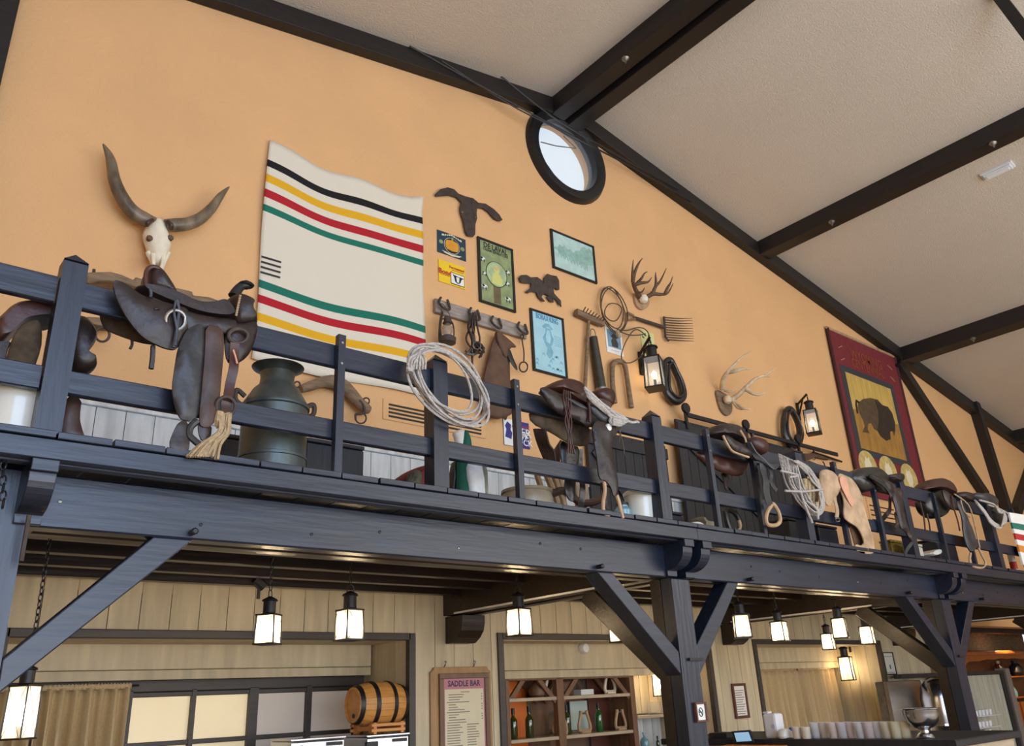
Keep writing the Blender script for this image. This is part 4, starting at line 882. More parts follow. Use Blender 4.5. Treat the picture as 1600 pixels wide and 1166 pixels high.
obj('bison_mane', bq([inv(*p) for p in zb3((560, 560), (615, 595), (650, 605), (680, 650), (700, 720), (700, 775), (665, 775), (668, 828), (640, 838), (602, 808), (580, 765), (588, 700), (585, 640))], .011), C_BISD, t)
obj('bison_tail', MB().tube([bann(*inv(*p), .012) for p in zb3((448, 575), (430, 562), (428, 590), (438, 650))], .02, 5), C_BISD, t)
for k, (px, py) in enumerate(zb3((515, 1005), (655, 1040), (800, 1090))):
    c = bann(*inv(px, py), .002); rz = .19+.02*k
    obj('medallion', MB().prism([(c.x+.30*math.cos(a), c.y, c.z-.02+.26*math.sin(a)) for a in [q*math.pi/12 for q in range(24)]], (0, -.006, 0)), flatc('medallion_gold', 196, 172, 104, var=.3), t)
    obj('medallion_figure', MB().prism([(c.x+.12*math.cos(a), c.y-.006, c.z-.03+.15*math.sin(a)*(1.2 if q_ % 2 else .8)) for q_, a in enumerate([q*math.pi/8 for q in range(16)])], (0, -.003, 0)), flatc('medallion_pale', 226, 214, 180), t)
C_BRN = flatc('banner_rust_letter', 138, 66, 40)
w_ = (xr-xl)
text('lettering', 'WYOMING', tuple(bann(.5, v1+.105, .005)), .26, C_BRN, t, bold=.004, sx=.85); text('lettering', 'CENTENNIAL', tuple(bann(.5, v1+.045, .005)), .24, C_BRN, t, bold=.004, sx=.8)
for k in range(4):
    s = -1 if k < 2 else 1; v = v1+.12-.08*(k % 2)
    obj('sprig', MB().tube([bann(.5+s*.40, v-.01, .004), bann(.5+s*.34, v+.012, .004)], .010, 4), flatc('sprig_pale', 176, 130, 96), t)
# ---- cables and small fittings by the ridge, emergency light on the ceiling
t = thing('ceiling_cables', U(820, 190, 6.3), 'thin black cables running under the rafter past the round window', 'cable')
obj('cable', MB().tube(curve([U(640, 72, 6.34), U(740, 128, 6.30), U(905, 218, 6.2), U(1000, 268, 6.3), U(1080, 315, 6.34)]), .012, 5), M_BLACK, t)
obj('cable', MB().tube(curve([U(690, 95, 6.34), U(800, 165, 6.28), U(860, 196, 6.2), U(905, 222, 6.18)]), .010, 5), M_BLACK, t)
obj('cable', MB().tube(curve([U(760, 100, 6.33), U(860, 180, 6.30), U(960, 240, 6.30), U(1060, 296, 6.34)]), .012, 5), M_BLACK, t)
p = UZp(1553, 249, ceilz(14.0)-.02); 
x_ = p.x; p = UZp(1553, 249, ceilz(x_)-.02); x_ = p.x; z_ = ceilz(x_)
t = thing('emergency_light', (x_, p.y, z_-.06), 'small white rectangular emergency light on the ceiling', 'light')
M_ = Matrix.Rotation(math.atan(SLP), 3, 'Y')
def eb(sx, sy, za_, zb__, m, nm): 
    mb = MB().box(-sx/2, sx/2, -sy/2, sy/2, za_, zb__, .004); mb.v = [M_ @ v+Vector((x_, p.y, z_)) for v in mb.v]; obj(nm, mb, m, t)
eb(.16, .42, -.03, -.0, M_WHITE, 'base'); eb(.12, .36, -.055, -.03, flatc('diffuser', 214, 222, 224), 'diffuser'); eb(.05, .30, -.068, -.055, M_WHITE, 'tube')
# ================================================================ ON THE GALLERY
YN = 3.62
z1 = ZM(3.238, 0, 380); z2 = ZM(3.2395, 370, 440); z3 = ZM(3.81, 760, 560)
def shell(name, pts, Y0, Y1, m, parent, rnd=.3, sm=2, n=7): return obj(name, pillow(pts, Y0, Y1, sm, rnd, n=n), m, parent, smooth=60)
def strap(name, pts, Y, w, m, parent, th=.006):
    """a flat strap following pixel points on the plane y=Y"""
    P = curve(onplane(pts, Y), 4); mb = MB(); L_ = []; n_ = len(P)
    for i, p in enumerate(P):
        d = (P[min(i+1, n_-1)]-P[max(i-1, 0)]).normalized(); s = Vector((-d.z, 0, d.x))*w/2; wob = Vector((0, .006*math.sin(i*.9), 0))
        L_.append([p+s+wob, p+s+wob+Vector((0, th, 0)), p-s+wob+Vector((0, th, 0)), p-s+wob])
    return obj(name, mb.rings(L_), m, parent, smooth=30)
def ring(name, c, r, Y, m, parent, w=.007, sq=1.0, rot=0):
    return obj(name, MB().tube([U(c[0]+r*math.cos(a), c[1]+r*sq*math.sin(a), Y+.012*math.sin(a+rot)) for a in [k*math.pi/10 for k in range(20)]], w, 8, closed=True), m, parent, smooth=True)
def strings(name, pts, Y, w, m, parent): return obj(name, MB().tube(curve(onplane(pts, Y), 4), w, 5), m, parent, smooth=True)
def far_flap(name, pts, m, parent, dy=.26, **k): return panel(name, pts, YN+dy, .012, m, parent, **k)

# ---- the big horned saddle
Pz = z1
t = thing('western_saddle', U(290, 560, 3.72), 'big dark western saddle with a black horn, straddling the top rail at left', 'saddle')
far_flap('far_skirt', Pz((500, 350), (620, 350), (760, 400), (880, 440), (880, 500), (800, 520), (700, 505), (600, 470), (530, 440), (510, 400)), M_SUEDE, t, bulge=.012, dy=.20)
panel('skirt', Pz((570, 192), (600, 195), (650, 222), (700, 262), (760, 285), (890, 320), (945, 335), (975, 400), (955, 440), (915, 500), (890, 545), (840, 540), (780, 515), (720, 485), (650, 405), (600, 320), (572, 245)), YN, .014, M_LEA, t, bulge=.022, inset=.045, sm=2)
shell('seat', Pz((665, 225), (740, 232), (830, 258), (900, 285), (940, 308), (1000, 330), (1080, 325), (1130, 308), (1160, 330), (1195, 385), (1150, 402), (1050, 392), (960, 372), (860, 332), (760, 292), (690, 258)), YN-.02, 3.86, M_LEA, t, rnd=.12)
shell('tree_bar', Pz((700, 262), (800, 290), (960, 330), (1140, 340), (1190, 400), (1100, 410), (900, 370), (760, 320)), YN+.02, 3.84, M_LEA, t, rnd=.05)
cant = shell('cantle', Pz((737, 160), (750, 128), (780, 118), (815, 138), (850, 185), (880, 235), (898, 280), (880, 290), (830, 268), (770, 250), (740, 232)), YN+.01, 3.83, M_LEA, t, rnd=.45)
obj('cantle_binding', MB().tube(curve([U(x, y, YN+.03) for x, y in Pz((738, 215), (738, 160), (752, 128), (782, 120), (816, 140), (850, 185), (880, 235), (897, 275))]), .011, 8), M_LEA2, cant, smooth=True)
shell('fork', Pz((1140, 300), (1165, 268), (1200, 258), (1240, 270), (1276, 288), (1280, 305), (1266, 330), (1272, 370), (1296, 400), (1290, 430), (1240, 440), (1190, 440), (1160, 410), (1150, 350)), YN-.015, 3.86, M_LEA, t, rnd=.4)
h = obj('horn', MB().tube(curve([U(x, y, 3.73) for x, y in Pz((1185, 270), (1200, 240), (1222, 218), (1248, 212), (1272, 220))]), [.032, .026, .022, .026, .014], 12), M_BLACK, t, smooth=True)
obj('horn_cap', MB().lathe([(.002, .010), (.035, .008), (.042, 0), (.035, -.008), (.002, -.010)], U(*Pz((1245, 212))[0], 3.73), 18, cap=False), M_BLACK, h, smooth=True)
for k in range(9): obj('fork_lacing', MB().tube([U(*p, YN-.03) for p in Pz((1210-k*2.5, 265+k*12), (1220-k*2.5, 270+k*12))], .006, 5), M_ROPET, t)
panel('front_skirt', Pz((1165, 398), (1220, 415), (1290, 395), (1300, 430), (1288, 490), (1262, 560), (1222, 602), (1180, 612), (1145, 605), (1132, 520), (1138, 440)), YN+.01, .012, M_LEA, t, bulge=.018, inset=.03)
panel('rear_fender', Pz((955, 428), (1035, 402), (1038, 560), (1025, 700), (1008, 850), (985, 895), (945, 903), (908, 893), (880, 830), (866, 740), (880, 640), (895, 540), (925, 470)), YN-.02, .010, M_LEAG, t, bulge=.016, inset=.03, sm=2)
panel('stirrup_leather', Pz((1038, 408), (1122, 430), (1132, 520), (1116, 700), (1102, 860), (1070, 932), (1012, 935), (1004, 890), (1016, 760), (1034, 560)), YN-.035, .010, M_LEAB, t, bulge=.010, inset=.02)
panel('lower_strap', Pz((905, 900), (950, 905), (958, 1000), (950, 1060), (905, 1072), (872, 1060), (852, 1020), (872, 960)), 3.60, .010, M_LEA, t, bulge=.006)
panel('lower_strap', Pz((1000, 900), (1070, 920), (1062, 990), (1020, 1010), (1000, 960)), 3.60, .010, M_LEA, t, bulge=.006)
obj('braided_strap', MB().tube(curve([U(x, y, 3.59) for x, y in Pz((1000, 900), (965, 930), (958, 970), (985, 1000), (1010, 1020))]), .016, 8), M_LEAG, t, smooth=True)
panel('seat_jockey', Pz((885, 318), (960, 352), (1080, 380), (1190, 385), (1195, 440), (1150, 470), (1090, 450), (1020, 440), (960, 455), (930, 420)), YN-.005, .010, M_LEA, t, bulge=.012, inset=.02)
strap('latigo', Pz((1190, 505), (1185, 600), (1170, 700), (1150, 800)), YN-.045, .045, M_LEA2, t)
strap('cinch_tab', Pz((1150, 795), (1145, 850), (1140, 905)), YN-.045, .050, M_LEAB, t)
ring('rigging_ring', Pz((887, 390))[0], 15.5, YN-.035, M_STEEL, t, w=.009); ring('rigging_ring', Pz((1205, 470))[0], 15, YN-.03, M_IRON, t, w=.010, sq=.75)
ring('cinch_ring', Pz((1142, 826))[0], 15, YN-.05, M_IRON, t, w=.008)
strings('saddle_string', Pz((895, 290), (905, 340), (895, 430), (878, 530)), YN-.045, .009, M_LEAG, t); strings('saddle_string', Pz((890, 295), (880, 350), (895, 440), (885, 520)), YN-.05, .008, M_LEAG, t)
strings('saddle_string', Pz((1180, 540), (1190, 570), (1200, 610)), YN-.06, .005, M_PINK, t); strings('saddle_string', Pz((668, 490), (668, 515), (658, 535)), YN+.1, .007, M_LEA, t); strings('saddle_string', Pz((775, 520), (772, 580), (765, 636)), YN+.02, .012, M_LEA, t)
strings('saddle_string', Pz((760, 235), (765, 255), (762, 275)), YN-.03, .008, M_LEAG, t); ring('keeper', Pz((792, 350))[0], 4, YN-.025, M_BLACK, t, w=.006, sq=1.4)
ci = obj('cinch', MB().tube(curve([U(x, y, 3.575) for x, y in Pz((1112, 855), (1105, 900), (1115, 930))]), .02, 8), M_ROPET, t, smooth=True)
rc = random.Random(2)
for k in range(13):
    a = 1112+k*4.6; e = 945+k*13
    obj('cinch_strand', MB().tube(curve([U(x, y, 3.57+rc.uniform(-.015, .015)) for x, y in Pz((a, 860), (a-4+rc.uniform(-4, 4), 905), (a-10, 960), (e*.5+a*.5-18, 1020), (e, 1082 if k < 11 else 1095))], 4), .0075, 5), M_ROPET, ci, smooth=True)
# ---- brown saddle cut by the left edge
t = thing('old_saddle', U(70, 560, 3.82), 'brown rounded saddle behind the leftmost railing post, cut by the photo edge', 'saddle')
shell('seat', Pz((-60, 420), (0, 372), (40, 330), (90, 302), (160, 294), (230, 298), (290, 312), (330, 345), (320, 385), (270, 385), (180, 392), (110, 410), (60, 460), (10, 510), (-60, 520)), 3.775, 3.99, M_LEA2, t, rnd=.25)
panel('fleece_flap', Pz((140, 395), (205, 395), (212, 500), (190, 590), (150, 680), (95, 672), (55, 655), (22, 610), (60, 480), (95, 425)), 3.80, .012, M_SUEDE, t, bulge=.015)
shell('rear_jockey', Pz((370, 370), (420, 365), (460, 400), (492, 450), (485, 500), (455, 540), (428, 565), (448, 592), (490, 610), (486, 636), (440, 655), (372, 645), (340, 560), (340, 420)), 3.80, 3.97, M_LEA, t, rnd=.3)
obj('horn', MB().lathe([(.02, -.06), (.022, .0), (.034, .02), (.030, .035), (.002, .037)], U(*Pz((285, 255))[0], 3.88), 14), M_BLACK, t, smooth=True)
panel('fender', Pz((330, 770), (412, 785), (400, 880), (405, 920), (430, 1000), (300, 1000), (312, 900)), 3.86, .012, M_LEAB, t, bulge=.01)
for k in range(4): strings('saddle_string', Pz((8+k*12, 500), (-4+k*8, 580), (5+k*10, 660), (20+k*4, 700)), 3.79, .008, M_LEA, t)
obj('spur_band', MB().tube(curve([U(x, y, 3.78) for x, y in Pz((20, 665), (60, 675), (100, 690), (140, 710), (130, 745))]), .018, 8), M_HARN, t, smooth=True)
# ---- second saddle with the long fender
Pz = z3
t = thing('stock_saddle', U(905, 680, 3.72), 'brown saddle with a rope coil on its pommel and a long leather fender', 'saddle')
far_flap('suede_pad', Pz((248, 315), (330, 308), (440, 335), (540, 368), (612, 408), (612, 520), (540, 527), (470, 500), (380, 442), (262, 388)), M_SUEDE, t, bulge=.02, dy=.16)
panel('skirt', Pz((313, 178), (345, 174), (400, 200), (480, 235), (590, 290), (622, 330), (622, 400), (600, 420), (545, 372), (440, 342), (372, 282), (330, 222)), YN, .014, M_LEA, t, bulge=.02, inset=.03)
c_ = shell('cantle', Pz((360, 182), (388, 148), (440, 124), (500, 124), (552, 150), (586, 200), (593, 250), (575, 280), (520, 245), (430, 200)), YN+.01, 3.85, M_LEA2, t, rnd=.35)
shell('seat', Pz((420, 200), (500, 225), (590, 260), (640, 250), (690, 265), (740, 295), (700, 330), (610, 310), (500, 260)), YN, 3.84, M_LEA2, t, rnd=.15)
shell('pommel', Pz((632, 198), (680, 176), (722, 180), (748, 210), (753, 262), (742, 296), (690, 280), (650, 240)), YN+.02, 3.84, M_LEA2, t, rnd=.4)
panel('front_jockey', Pz((600, 270), (680, 290), (742, 368), (736, 390), (692, 385), (650, 352), (612, 310)), YN-.02, .012, M_LEAG, t, bulge=.015)
panel('skirt_edge', Pz((470, 228), (560, 270), (600, 300), (596, 312), (540, 288), (475, 246)), YN-.03, .008, M_LEAG, t, bulge=.006, inset=.008)
panel('fender', Pz((622, 412), (650, 368), (740, 398), (778, 415), (775, 450), (742, 482), (742, 600), (776, 700), (780, 810), (752, 832), (738, 770), (708, 732), (664, 722), (655, 600), (636, 500)), YN-.03, .010, M_LEA, t, bulge=.014, inset=.025, sm=2)
obj('concho', MB().lathe([(.002, -.014), (.022, -.010), (.028, 0)], U(*Pz((727, 412))[0], YN-.05), 14, axis='y'), mat('polished_silver', (.8,.8,.8,1), .25, 0, 1, 0, metal=.6), t, smooth=True)
for a in (((700, 735), (705, 790), (695, 860), (700, 920), (730, 932)), ((775, 815), (790, 860), (808, 940), (812, 942))): obj('stirrup_side', MB().tube(curve([U(x, y, 3.60) for x, y in Pz(*a)]), .013, 8), M_STIR, t, smooth=True)
strap('stirrup_hobble', Pz((690, 740), (700, 790), (715, 850), (722, 900)), 3.61, .03, M_LEA, t)
for k in range(4):
    x = 462+k*11; strings('red_string', Pz((x, 188+k*3), (x-4+k*3, 240), (x+6, 300), (x+(-5 if k % 2 else 22), 380), (x+26-k*5, 480), (x+22+k*3, 560+k*4)), YN-.04, .0055, M_LEA2, t)
strings('red_string', Pz((600, 240), (612, 300), (614, 380)), YN-.045, .010, M_LEA2, t)
panel('far_fender', Pz((430, 485), (500, 520), (550, 530), (540, 640), (520, 760), (525, 840), (500, 860), (460, 800), (465, 700), (440, 600)), 3.88, .012, M_HARN, t, bulge=.01)
strap('far_strap', Pz((560, 540), (565, 700), (575, 820), (560, 890)), 3.88, .05, M_HARN, t)
strings('thin_cord', Pz((785, 400), (800, 460), (815, 520), (822, 575)), YN-.01, .004, M_ROPED, t); strings('thin_cord', Pz((800, 400), (795, 450), (790, 500)), YN-.01, .004, M_ROPED, t)
t = thing('tied_rope', U(935, 630, 3.58), 'pale rope coil tied across the pommel of the brown stock saddle', 'rope')
for k in range(9):
    o1, o2 = rc.uniform(-14, 14), rc.uniform(-14, 14)
    obj('rope_strand', MB().tube(curve([U(x, y, 3.575-.02*math.sin(i*1.2)-.006*(k % 3)) for i, (x, y) in enumerate(Pz((582+k*2, 172+k*5), (620+o1*.5, 205+k*5), (690+o1, 270+k*4), (760+o2, 325+k*5), (830-k*4, 360+k*3.5), (836-k*5, 375+k*3), (750, 352+k*5)))]), .010, 6), M_ROPE, t, smooth=True)
obj('rope_end', MB().tube(curve(onplane(Pz((835, 372), (868, 382), (900, 378), (902, 388)), 3.58)), .010, 6), M_ROPE, t, smooth=True)
obj('rope_loop', MB().tube([U(x, y, 3.56) for x, y in Pz(*[(765+30*math.cos(a), 372+20*math.sin(a)) for a in [k*.523 for k in range(12)]])], .011, 6, closed=True), M_ROPE, t, smooth=True)
# ---- third saddle
Pz = ZM(4.483, 960, 600)
t = thing('dark_saddle', U(1165, 740, 3.72), 'dark brown saddle with a pale wooden stirrup, in front of the sliding door', 'saddle')
far_flap('far_pad', Pz((550, 480), (640, 470), (700, 500), (830, 530), (935, 548), (920, 600), (880, 650), (800, 640), (700, 600), (600, 540)), M_LEA2, t, bulge=.02, dy=.16)
shell('cantle', Pz((668, 345), (700, 295), (760, 274), (830, 286), (892, 332), (926, 400), (930, 432), (860, 400), (780, 360), (690, 362)), YN+.01, 3.86, M_LEA, t, rnd=.3)
panel('skirt', Pz((755, 355), (800, 370), (850, 408), (940, 440), (985, 490), (1005, 530), (990, 548), (940, 515), (880, 496), (820, 470), (785, 420)), YN, .014, M_LEA, t, bulge=.02, inset=.025)
strings('skirt_binding', Pz((760, 362), (785, 412), (822, 468), (880, 494), (940, 514)), YN-.025, .010, M_STIR, t); strings('cantle_binding', Pz((880, 325), (915, 380), (925, 430)), YN-.01, .009, M_STIR, t)
shell('pommel', Pz((930, 385), (965, 368), (1010, 380), (1050, 420), (1062, 470), (1045, 502), (1000, 495), (955, 455)), YN+.0, 3.84, M_LEA2, t, rnd=.4)
for c in ((903, 330), (965, 355)): obj('pommel_knob', MB().lathe([(.012, -.04), (.016, .0), (.024, .012), (.002, .02)], U(*Pz(c)[0], 3.75), 10), M_BLACK, t, smooth=True)
for k in range(6): strings('saddle_string', Pz((925+k*5, 410), (950+k*8, 460+k*4), (985+k*10, 520), (1040+k*14, 545+k*10), (1110+k*8, 575-k*2)), YN-.03-.005*k, .010, M_LEAG, t)
strap('stirrup_leather', Pz((1040, 560), (1055, 650), (1068, 740), (1085, 850)), YN-.035, .085, M_LEAG, t); strap('hanging_strap', Pz((1080, 560), (1095, 620), (1100, 680), (1135, 750)), YN-.045, .045, M_LEAG, t)
obj('wooden_stirrup', MB().tube(curve([U(x, y, 3.59) for x, y in Pz((1100, 850), (1075, 890), (1062, 940), (1075, 985), (1130, 990), (1160, 960), (1150, 900), (1120, 850), (1100, 840))]), .016, 8), M_STIR, t, smooth=True)
panel('far_stirrup_leather', Pz((740, 610), (800, 640), (790, 700), (795, 750), (770, 740), (765, 690)), 3.88, .01, M_LEA, t, bulge=.004)
obj('far_stirrup', MB().tube(curve([U(x, y, 3.9) for x, y in Pz((770, 890), (800, 1000), (830, 1035), (880, 1010), (870, 950), (840, 900), (790, 880))]), .022, 8), M_HARN, t, smooth=True)
obj('far_stirrup_tread', MB().tube(curve([U(x, y, 3.89) for x, y in Pz((800, 1032), (860, 1028), (882, 1000), (872, 955))]), .014, 8), M_STIR, t, smooth=True)
# ---- fourth saddle
Pz = ZM(4.483, 1180, 640)
t = thing('black_saddle', U(1390, 800, 3.72), 'nearly black saddle just right of the raw hide chaps', 'saddle')
shell('seat', Pz((660, 465), (700, 425), (760, 402), (850, 404), (900, 440), (935, 485), (900, 520), (840, 560), (760, 590), (700, 540)), YN+.02, 3.86, M_HARN, t, rnd=.3)
panel('skirt', Pz((790, 450), (850, 470), (905, 490), (960, 520), (985, 560), (940, 600), (900, 585), (850, 530), (800, 480)), YN, .014, M_LEA, t, bulge=.02, inset=.02)
shell('pommel', Pz((908, 460), (960, 455), (1000, 445), (1020, 470), (1018, 520), (960, 515), (925, 490)), YN, 3.84, M_LEA, t, rnd=.35)
panel('fender', Pz((945, 555), (1022, 548), (1028, 640), (1038, 740), (1065, 830), (1102, 890), (1095, 940), (1072, 900), (1040, 850), (1008, 830), (985, 720), (960, 640)), YN-.02, .012, M_LEA, t, bulge=.012, inset=.012)
strap('curved_strap', Pz((950, 620), (945, 690), (920, 740), (880, 785)), 3.86, .05, M_HARN, t)
strap('hanging_strap', Pz((1075, 880), (1098, 920), (1075, 970), (1045, 1025)), 3.60, .035, M_LEAG, t); strap('hanging_strap', Pz((985, 720), (990, 780), (985, 830)), 3.60, .03, M_LEA, t)
for k in range(3): strings('saddle_string', Pz((800+k*8, 470), (880+k*9, 520), (930+k*6, 570), (950+k*12, 610)), YN-.035, .009, M_LEAG, t)
# ---- fifth saddle
Pz = ZM(4.165, 1400, 640)
t = thing('round_cantle_saddle', U(1495, 800, 3.72), 'brown saddle with a high round cantle at the far right of the railing', 'saddle')
shell('cantle', Pz((163, 528), (190, 480), (240, 450), (300, 446), (350, 480), (382, 530), (388, 562), (350, 548), (290, 518), (220, 512)), YN+.01, 3.86, M_LEA2, t, rnd=.3)
shell('underside', Pz((170, 560), (290, 510), (350, 560), (340, 650), (300, 705), (250, 705), (190, 660)), YN+.06, 3.83, M_HARN, t, rnd=.1)
panel('skirt', Pz((290, 512), (350, 552), (392, 600), (385, 660), (345, 650), (310, 590)), YN, .012, M_LEA, t, bulge=.015, inset=.02)
shell('pommel', Pz((392, 540), (450, 533), (486, 560), (486, 592), (460, 612), (400, 575)), YN+.01, 3.84, M_LEA, t, rnd=.35)
panel('fender', Pz((385, 590), (432, 618), (452, 680), (482, 760), (512, 830), (522, 905), (480, 932), (450, 880), (430, 800), (424, 700), (400, 640)), YN-.02, .012, M_LEAG, t, bulge=.012, inset=.018)
obj('stirrup', MB().tube(curve([U(x, y, 3.60) for x, y in Pz((485, 935), (480, 985), (500, 1020), (560, 1030), (582, 1000), (560, 950), (535, 900))]), .012, 8), M_STIR, t, smooth=True)
for a in (((360, 560), (375, 640), (400, 720), (415, 790)), ((420, 590), (440, 660), (480, 700)), ((380, 550), (470, 620), (510, 740), (545, 900)), ((155, 600), (180, 700), (190, 790)), ((200, 680), (215, 740), (222, 790))): strings('saddle_string', Pz(*a), YN-.04, .008, M_ROPET if a[0][0] > 370 else M_LEA2, t)
# ---- sixth: grey saddle with rope
t = thing('grey_pommel_saddle', U(1545, 790, 3.72), 'grey worn saddle end with rope, last one at the far right of the railing', 'saddle')
shell('seat', Pz((500, 538), (545, 548), (590, 540), (640, 578), (660, 612), (642, 640), (600, 650), (560, 620), (515, 580)), YN+.01, 3.84, M_LEAG, t, rnd=.35)
shell('lower_flap', Pz((590, 640), (650, 640), (690, 700), (700, 770), (650, 760), (620, 700)), YN+.03, 3.80, M_LEA, t, rnd=.2)
t2 = thing('pale_rope', U(1560, 810, 3.6), 'pale rope looped on the grey worn saddle end at the far right', 'rope')
for k in range(6): obj('rope_strand', MB().tube(curve([U(x, y, 3.59-.008*k) for x, y in Pz((512+k*4, 590+k*6), (570+k*3, 650+k*8), (620, 720+k*5), (680, 755+k*3), (718-k*3, 720-k*10), (700-k*6, 670), (620+k*4, 620), (545, 590))]), .010, 6), M_ROPE, t2, smooth=True)
obj('rope_end', MB().tube(curve(onplane(Pz((600, 620), (680, 650), (735, 680)), 3.57)), .009, 6), M_ROPE, t2, smooth=True)
# ---- lariat coils on posts
t = thing('lariat_coil', U(700, 600, 3.6), 'large pale lariat coil hung over the second railing post', 'lariat')
for k, (cx, cy, rx, ry, ro) in enumerate(((698, 599, 76, 40, .80), (702, 600, 72, 45, .86), (694, 594, 68, 38, .78), (700, 606, 74, 44, .72), (704, 598, 66, 35, .90), (690, 592, 62, 33, .82), (708, 608, 72, 38, .84))):
    pts = loop(cx, cy, rx, ry, ro, 40, j=1.5, ph=k*1.3)
    obj('coil', MB().tube([U(a, b, 3.635-.010*k) for a, b in pts], .0078, 6, closed=True), M_ROPE, t, smooth=True)
kn = obj('end_knot', MB().tube(curve(onplane([(652, 560), (646, 566), (641, 574), (640, 582)], 3.56)), [.012, .024, .020], 8), M_ROPE, t, smooth=True)
for k in range(7): obj('frayed_strand', MB().tube(curve([U(656, 552, 3.56), U(640+k*4, 560+3*(k % 3), 3.53), U(637+k*4.5, 577, 3.55)]), .008, 5), M_ROPE, kn, smooth=True)
t = thing('lariat_coil', U(1255, 760, 3.6), 'tangled pale ropes hung over the post left of the raw hide chaps', 'lariat')
Pz = ZM(4.483, 1180, 640)
for k in range(12):
    j = rc.uniform(-14, 14); 
    pts = [(165+k*11, 310+k*5), (185+k*10, 400), (225+k*9+j, 520), (280+k*9, 620+j), (340+k*8, 690), (410+k*5, 740-k*4), (470-k*2, 720-k*12), (480-k*3, 620-k*6), (440-k*4, 500), (380-k*3, 420-j), (300-k*3, 360)]
    obj('coil', MB().tube(curve([U(x, y, 3.60-.009*(k % 6)+.02*math.sin(i)) for i, (x, y) in enumerate(Pz(*pts))]), .0075, 6), M_ROPE, t, smooth=True)
for a in (((300, 470), (330, 620), (400, 795)), ((210, 570), (340, 575), (470, 560)), ((180, 430), (300, 460), (240, 475)), ((360, 640), (430, 700), (440, 770), (430, 650))): obj('loose_end', MB().tube(curve(onplane(Pz(*a), 3.54)), .0095, 6), M_ROPE, t, smooth=True)
for k in range(4): obj('tassel', MB().tube(curve(onplane(Pz((340+k*25, 490), (350+k*26, 600), (355+k*25, 700-k*10)), 3.62)), [.03, .022, .008], 6), M_ROPET, t, smooth=True)
# ---- raw hide chaps
t = thing('rawhide_chaps', U(1330, 800, 3.6), 'pale raw hide chaps draped over the rail around a baluster', 'chaps')
panel('right_leg', Pz((570, 445), (620, 460), (680, 490), (740, 590), (755, 680), (790, 800), (825, 920), (832, 1010), (770, 1015), (705, 1000), (690, 940), (740, 960), (762, 930), (720, 830), (650, 790), (612, 755), (620, 640), (590, 560)), YN-.01, .010, M_CHAP, t, bulge=.014, inset=.022, sm=2)
panel('pink_patch', Pz((585, 470), (625, 470), (650, 520), (660, 590), (690, 640), (680, 690), (655, 650), (625, 590), (600, 540)), YN-.038, .004, M_PINK, t, bulge=.004, inset=.01)
panel('left_leg', Pz((440, 430), (500, 418), (560, 450), (590, 520), (592, 560), (570, 600), (540, 640), (510, 690), (480, 640), (460, 560)), YN, .010, M_CHAP, t, bulge=.02, inset=.022, sm=2)
panel('grey_inside', Pz((612, 600), (650, 640), (690, 740), (700, 830), (650, 790), (612, 740)), YN+.02, .008, M_LEAG, t, bulge=.006)
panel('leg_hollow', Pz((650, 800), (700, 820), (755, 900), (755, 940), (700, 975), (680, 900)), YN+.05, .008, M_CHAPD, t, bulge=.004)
strap('hip_strap', Pz((560, 590), (570, 680), (575, 760)), YN-.02, .05, M_CHAP, t); ring('strap_ring', Pz((577, 772))[0], 3.2, YN-.03, M_STEEL, t, w=.006)
# ---- milk can
def lathe_thing(nm, label, cat, px, py_top, py_bot, Y, prof, m, extra=None, z=DECK, n=32, part='body'):
    b = U(px, py_bot, Y); tp = U(px, py_top, Y); H = tp.z-z; c = Vector((b.x, Y, z))
    t = thing(nm, c, label, cat)
    obj(part, MB().lathe([(r*H, h_*H) for r, h_ in prof], c, n), m, t, smooth=40); return t, c, H
t, c, H = lathe_thing('milk_can', 'dented galvanised metal milk can with a flared neck, beside the big horned saddle', 'milk can', 424, 573, 738, 4.02,
    [(0.271, .0), (0.275, .005), (0.275, .03), (0.258, .035), (0.261, .20), (0.269, .205), (0.269, .225), (0.261, .23), (0.258, .62), (0.271, .63), (0.271, .655), (0.255, .675), (0.190, .79), (0.142, .84), (0.135, .90), (0.142, .95), (0.171, .975), (0.204, .99), (0.211, 1.0), (0.203, .998), (0.162, .965), (0.123, .93), (0.123, .86)], M_CAN)
for s in (-1, 1): obj('handle', MB().tube(curve([c+Vector((s*.26*H, 0, .70*H)), c+Vector((s*.33*H, 0, .74*H)), c+Vector((s*.335*H, 0, .66*H)), c+Vector((s*.28*H, 0, .62*H))]), .014, 8), M_IRON, t, smooth=True)
obj('foot_plate', MB().lathe([(.24*H, -.0), (.24*H, .012)], c, 24), M_STEEL, t)
# ---- crocks
t, c, H = lathe_thing('stoneware_crock', 'cream glazed crock at the left edge, holding dark spurs', 'crock', 14, 615, 700, 3.90, [(.56, 0), (.60, .04), (.60, .88), (.63, .90), (.63, .99), (.58, 1.0), (.55, .92), (.54, .1), (.002, .08)], M_CROCK)
t, c, H = lathe_thing('stoneware_crock', 'cream ribbed crock standing against the third railing post', 'crock', 1005, 770, 812, 3.86, [(.40, 0), (.44, .03), (.47, .85), (.50, .87), (.50, .97), (.46, 1.0), (.43, .93), (.40, .1), (.002, .08)], M_CROCK)
t, c, H = lathe_thing('stoneware_crock', 'squat tan stoneware crock behind the first slim baluster after the lariat', 'crock', 824, 768, 790, 4.1, [(.72, 0), (.80, .1), (.86, .7), (.80, .88), (.84, .92), (.84, 1.0), (.76, .98), (.70, .3), (.002, .2)], M_CROCKB)
t, c, H = lathe_thing('glass_jar', 'small glass jar with a dark lid left of the ribbed crock', 'jar', 974, 783, 806, 3.90, [(.30, 0), (.34, .05), (.34, .6), (.22, .74), (.22, .8)], M_BOTB)
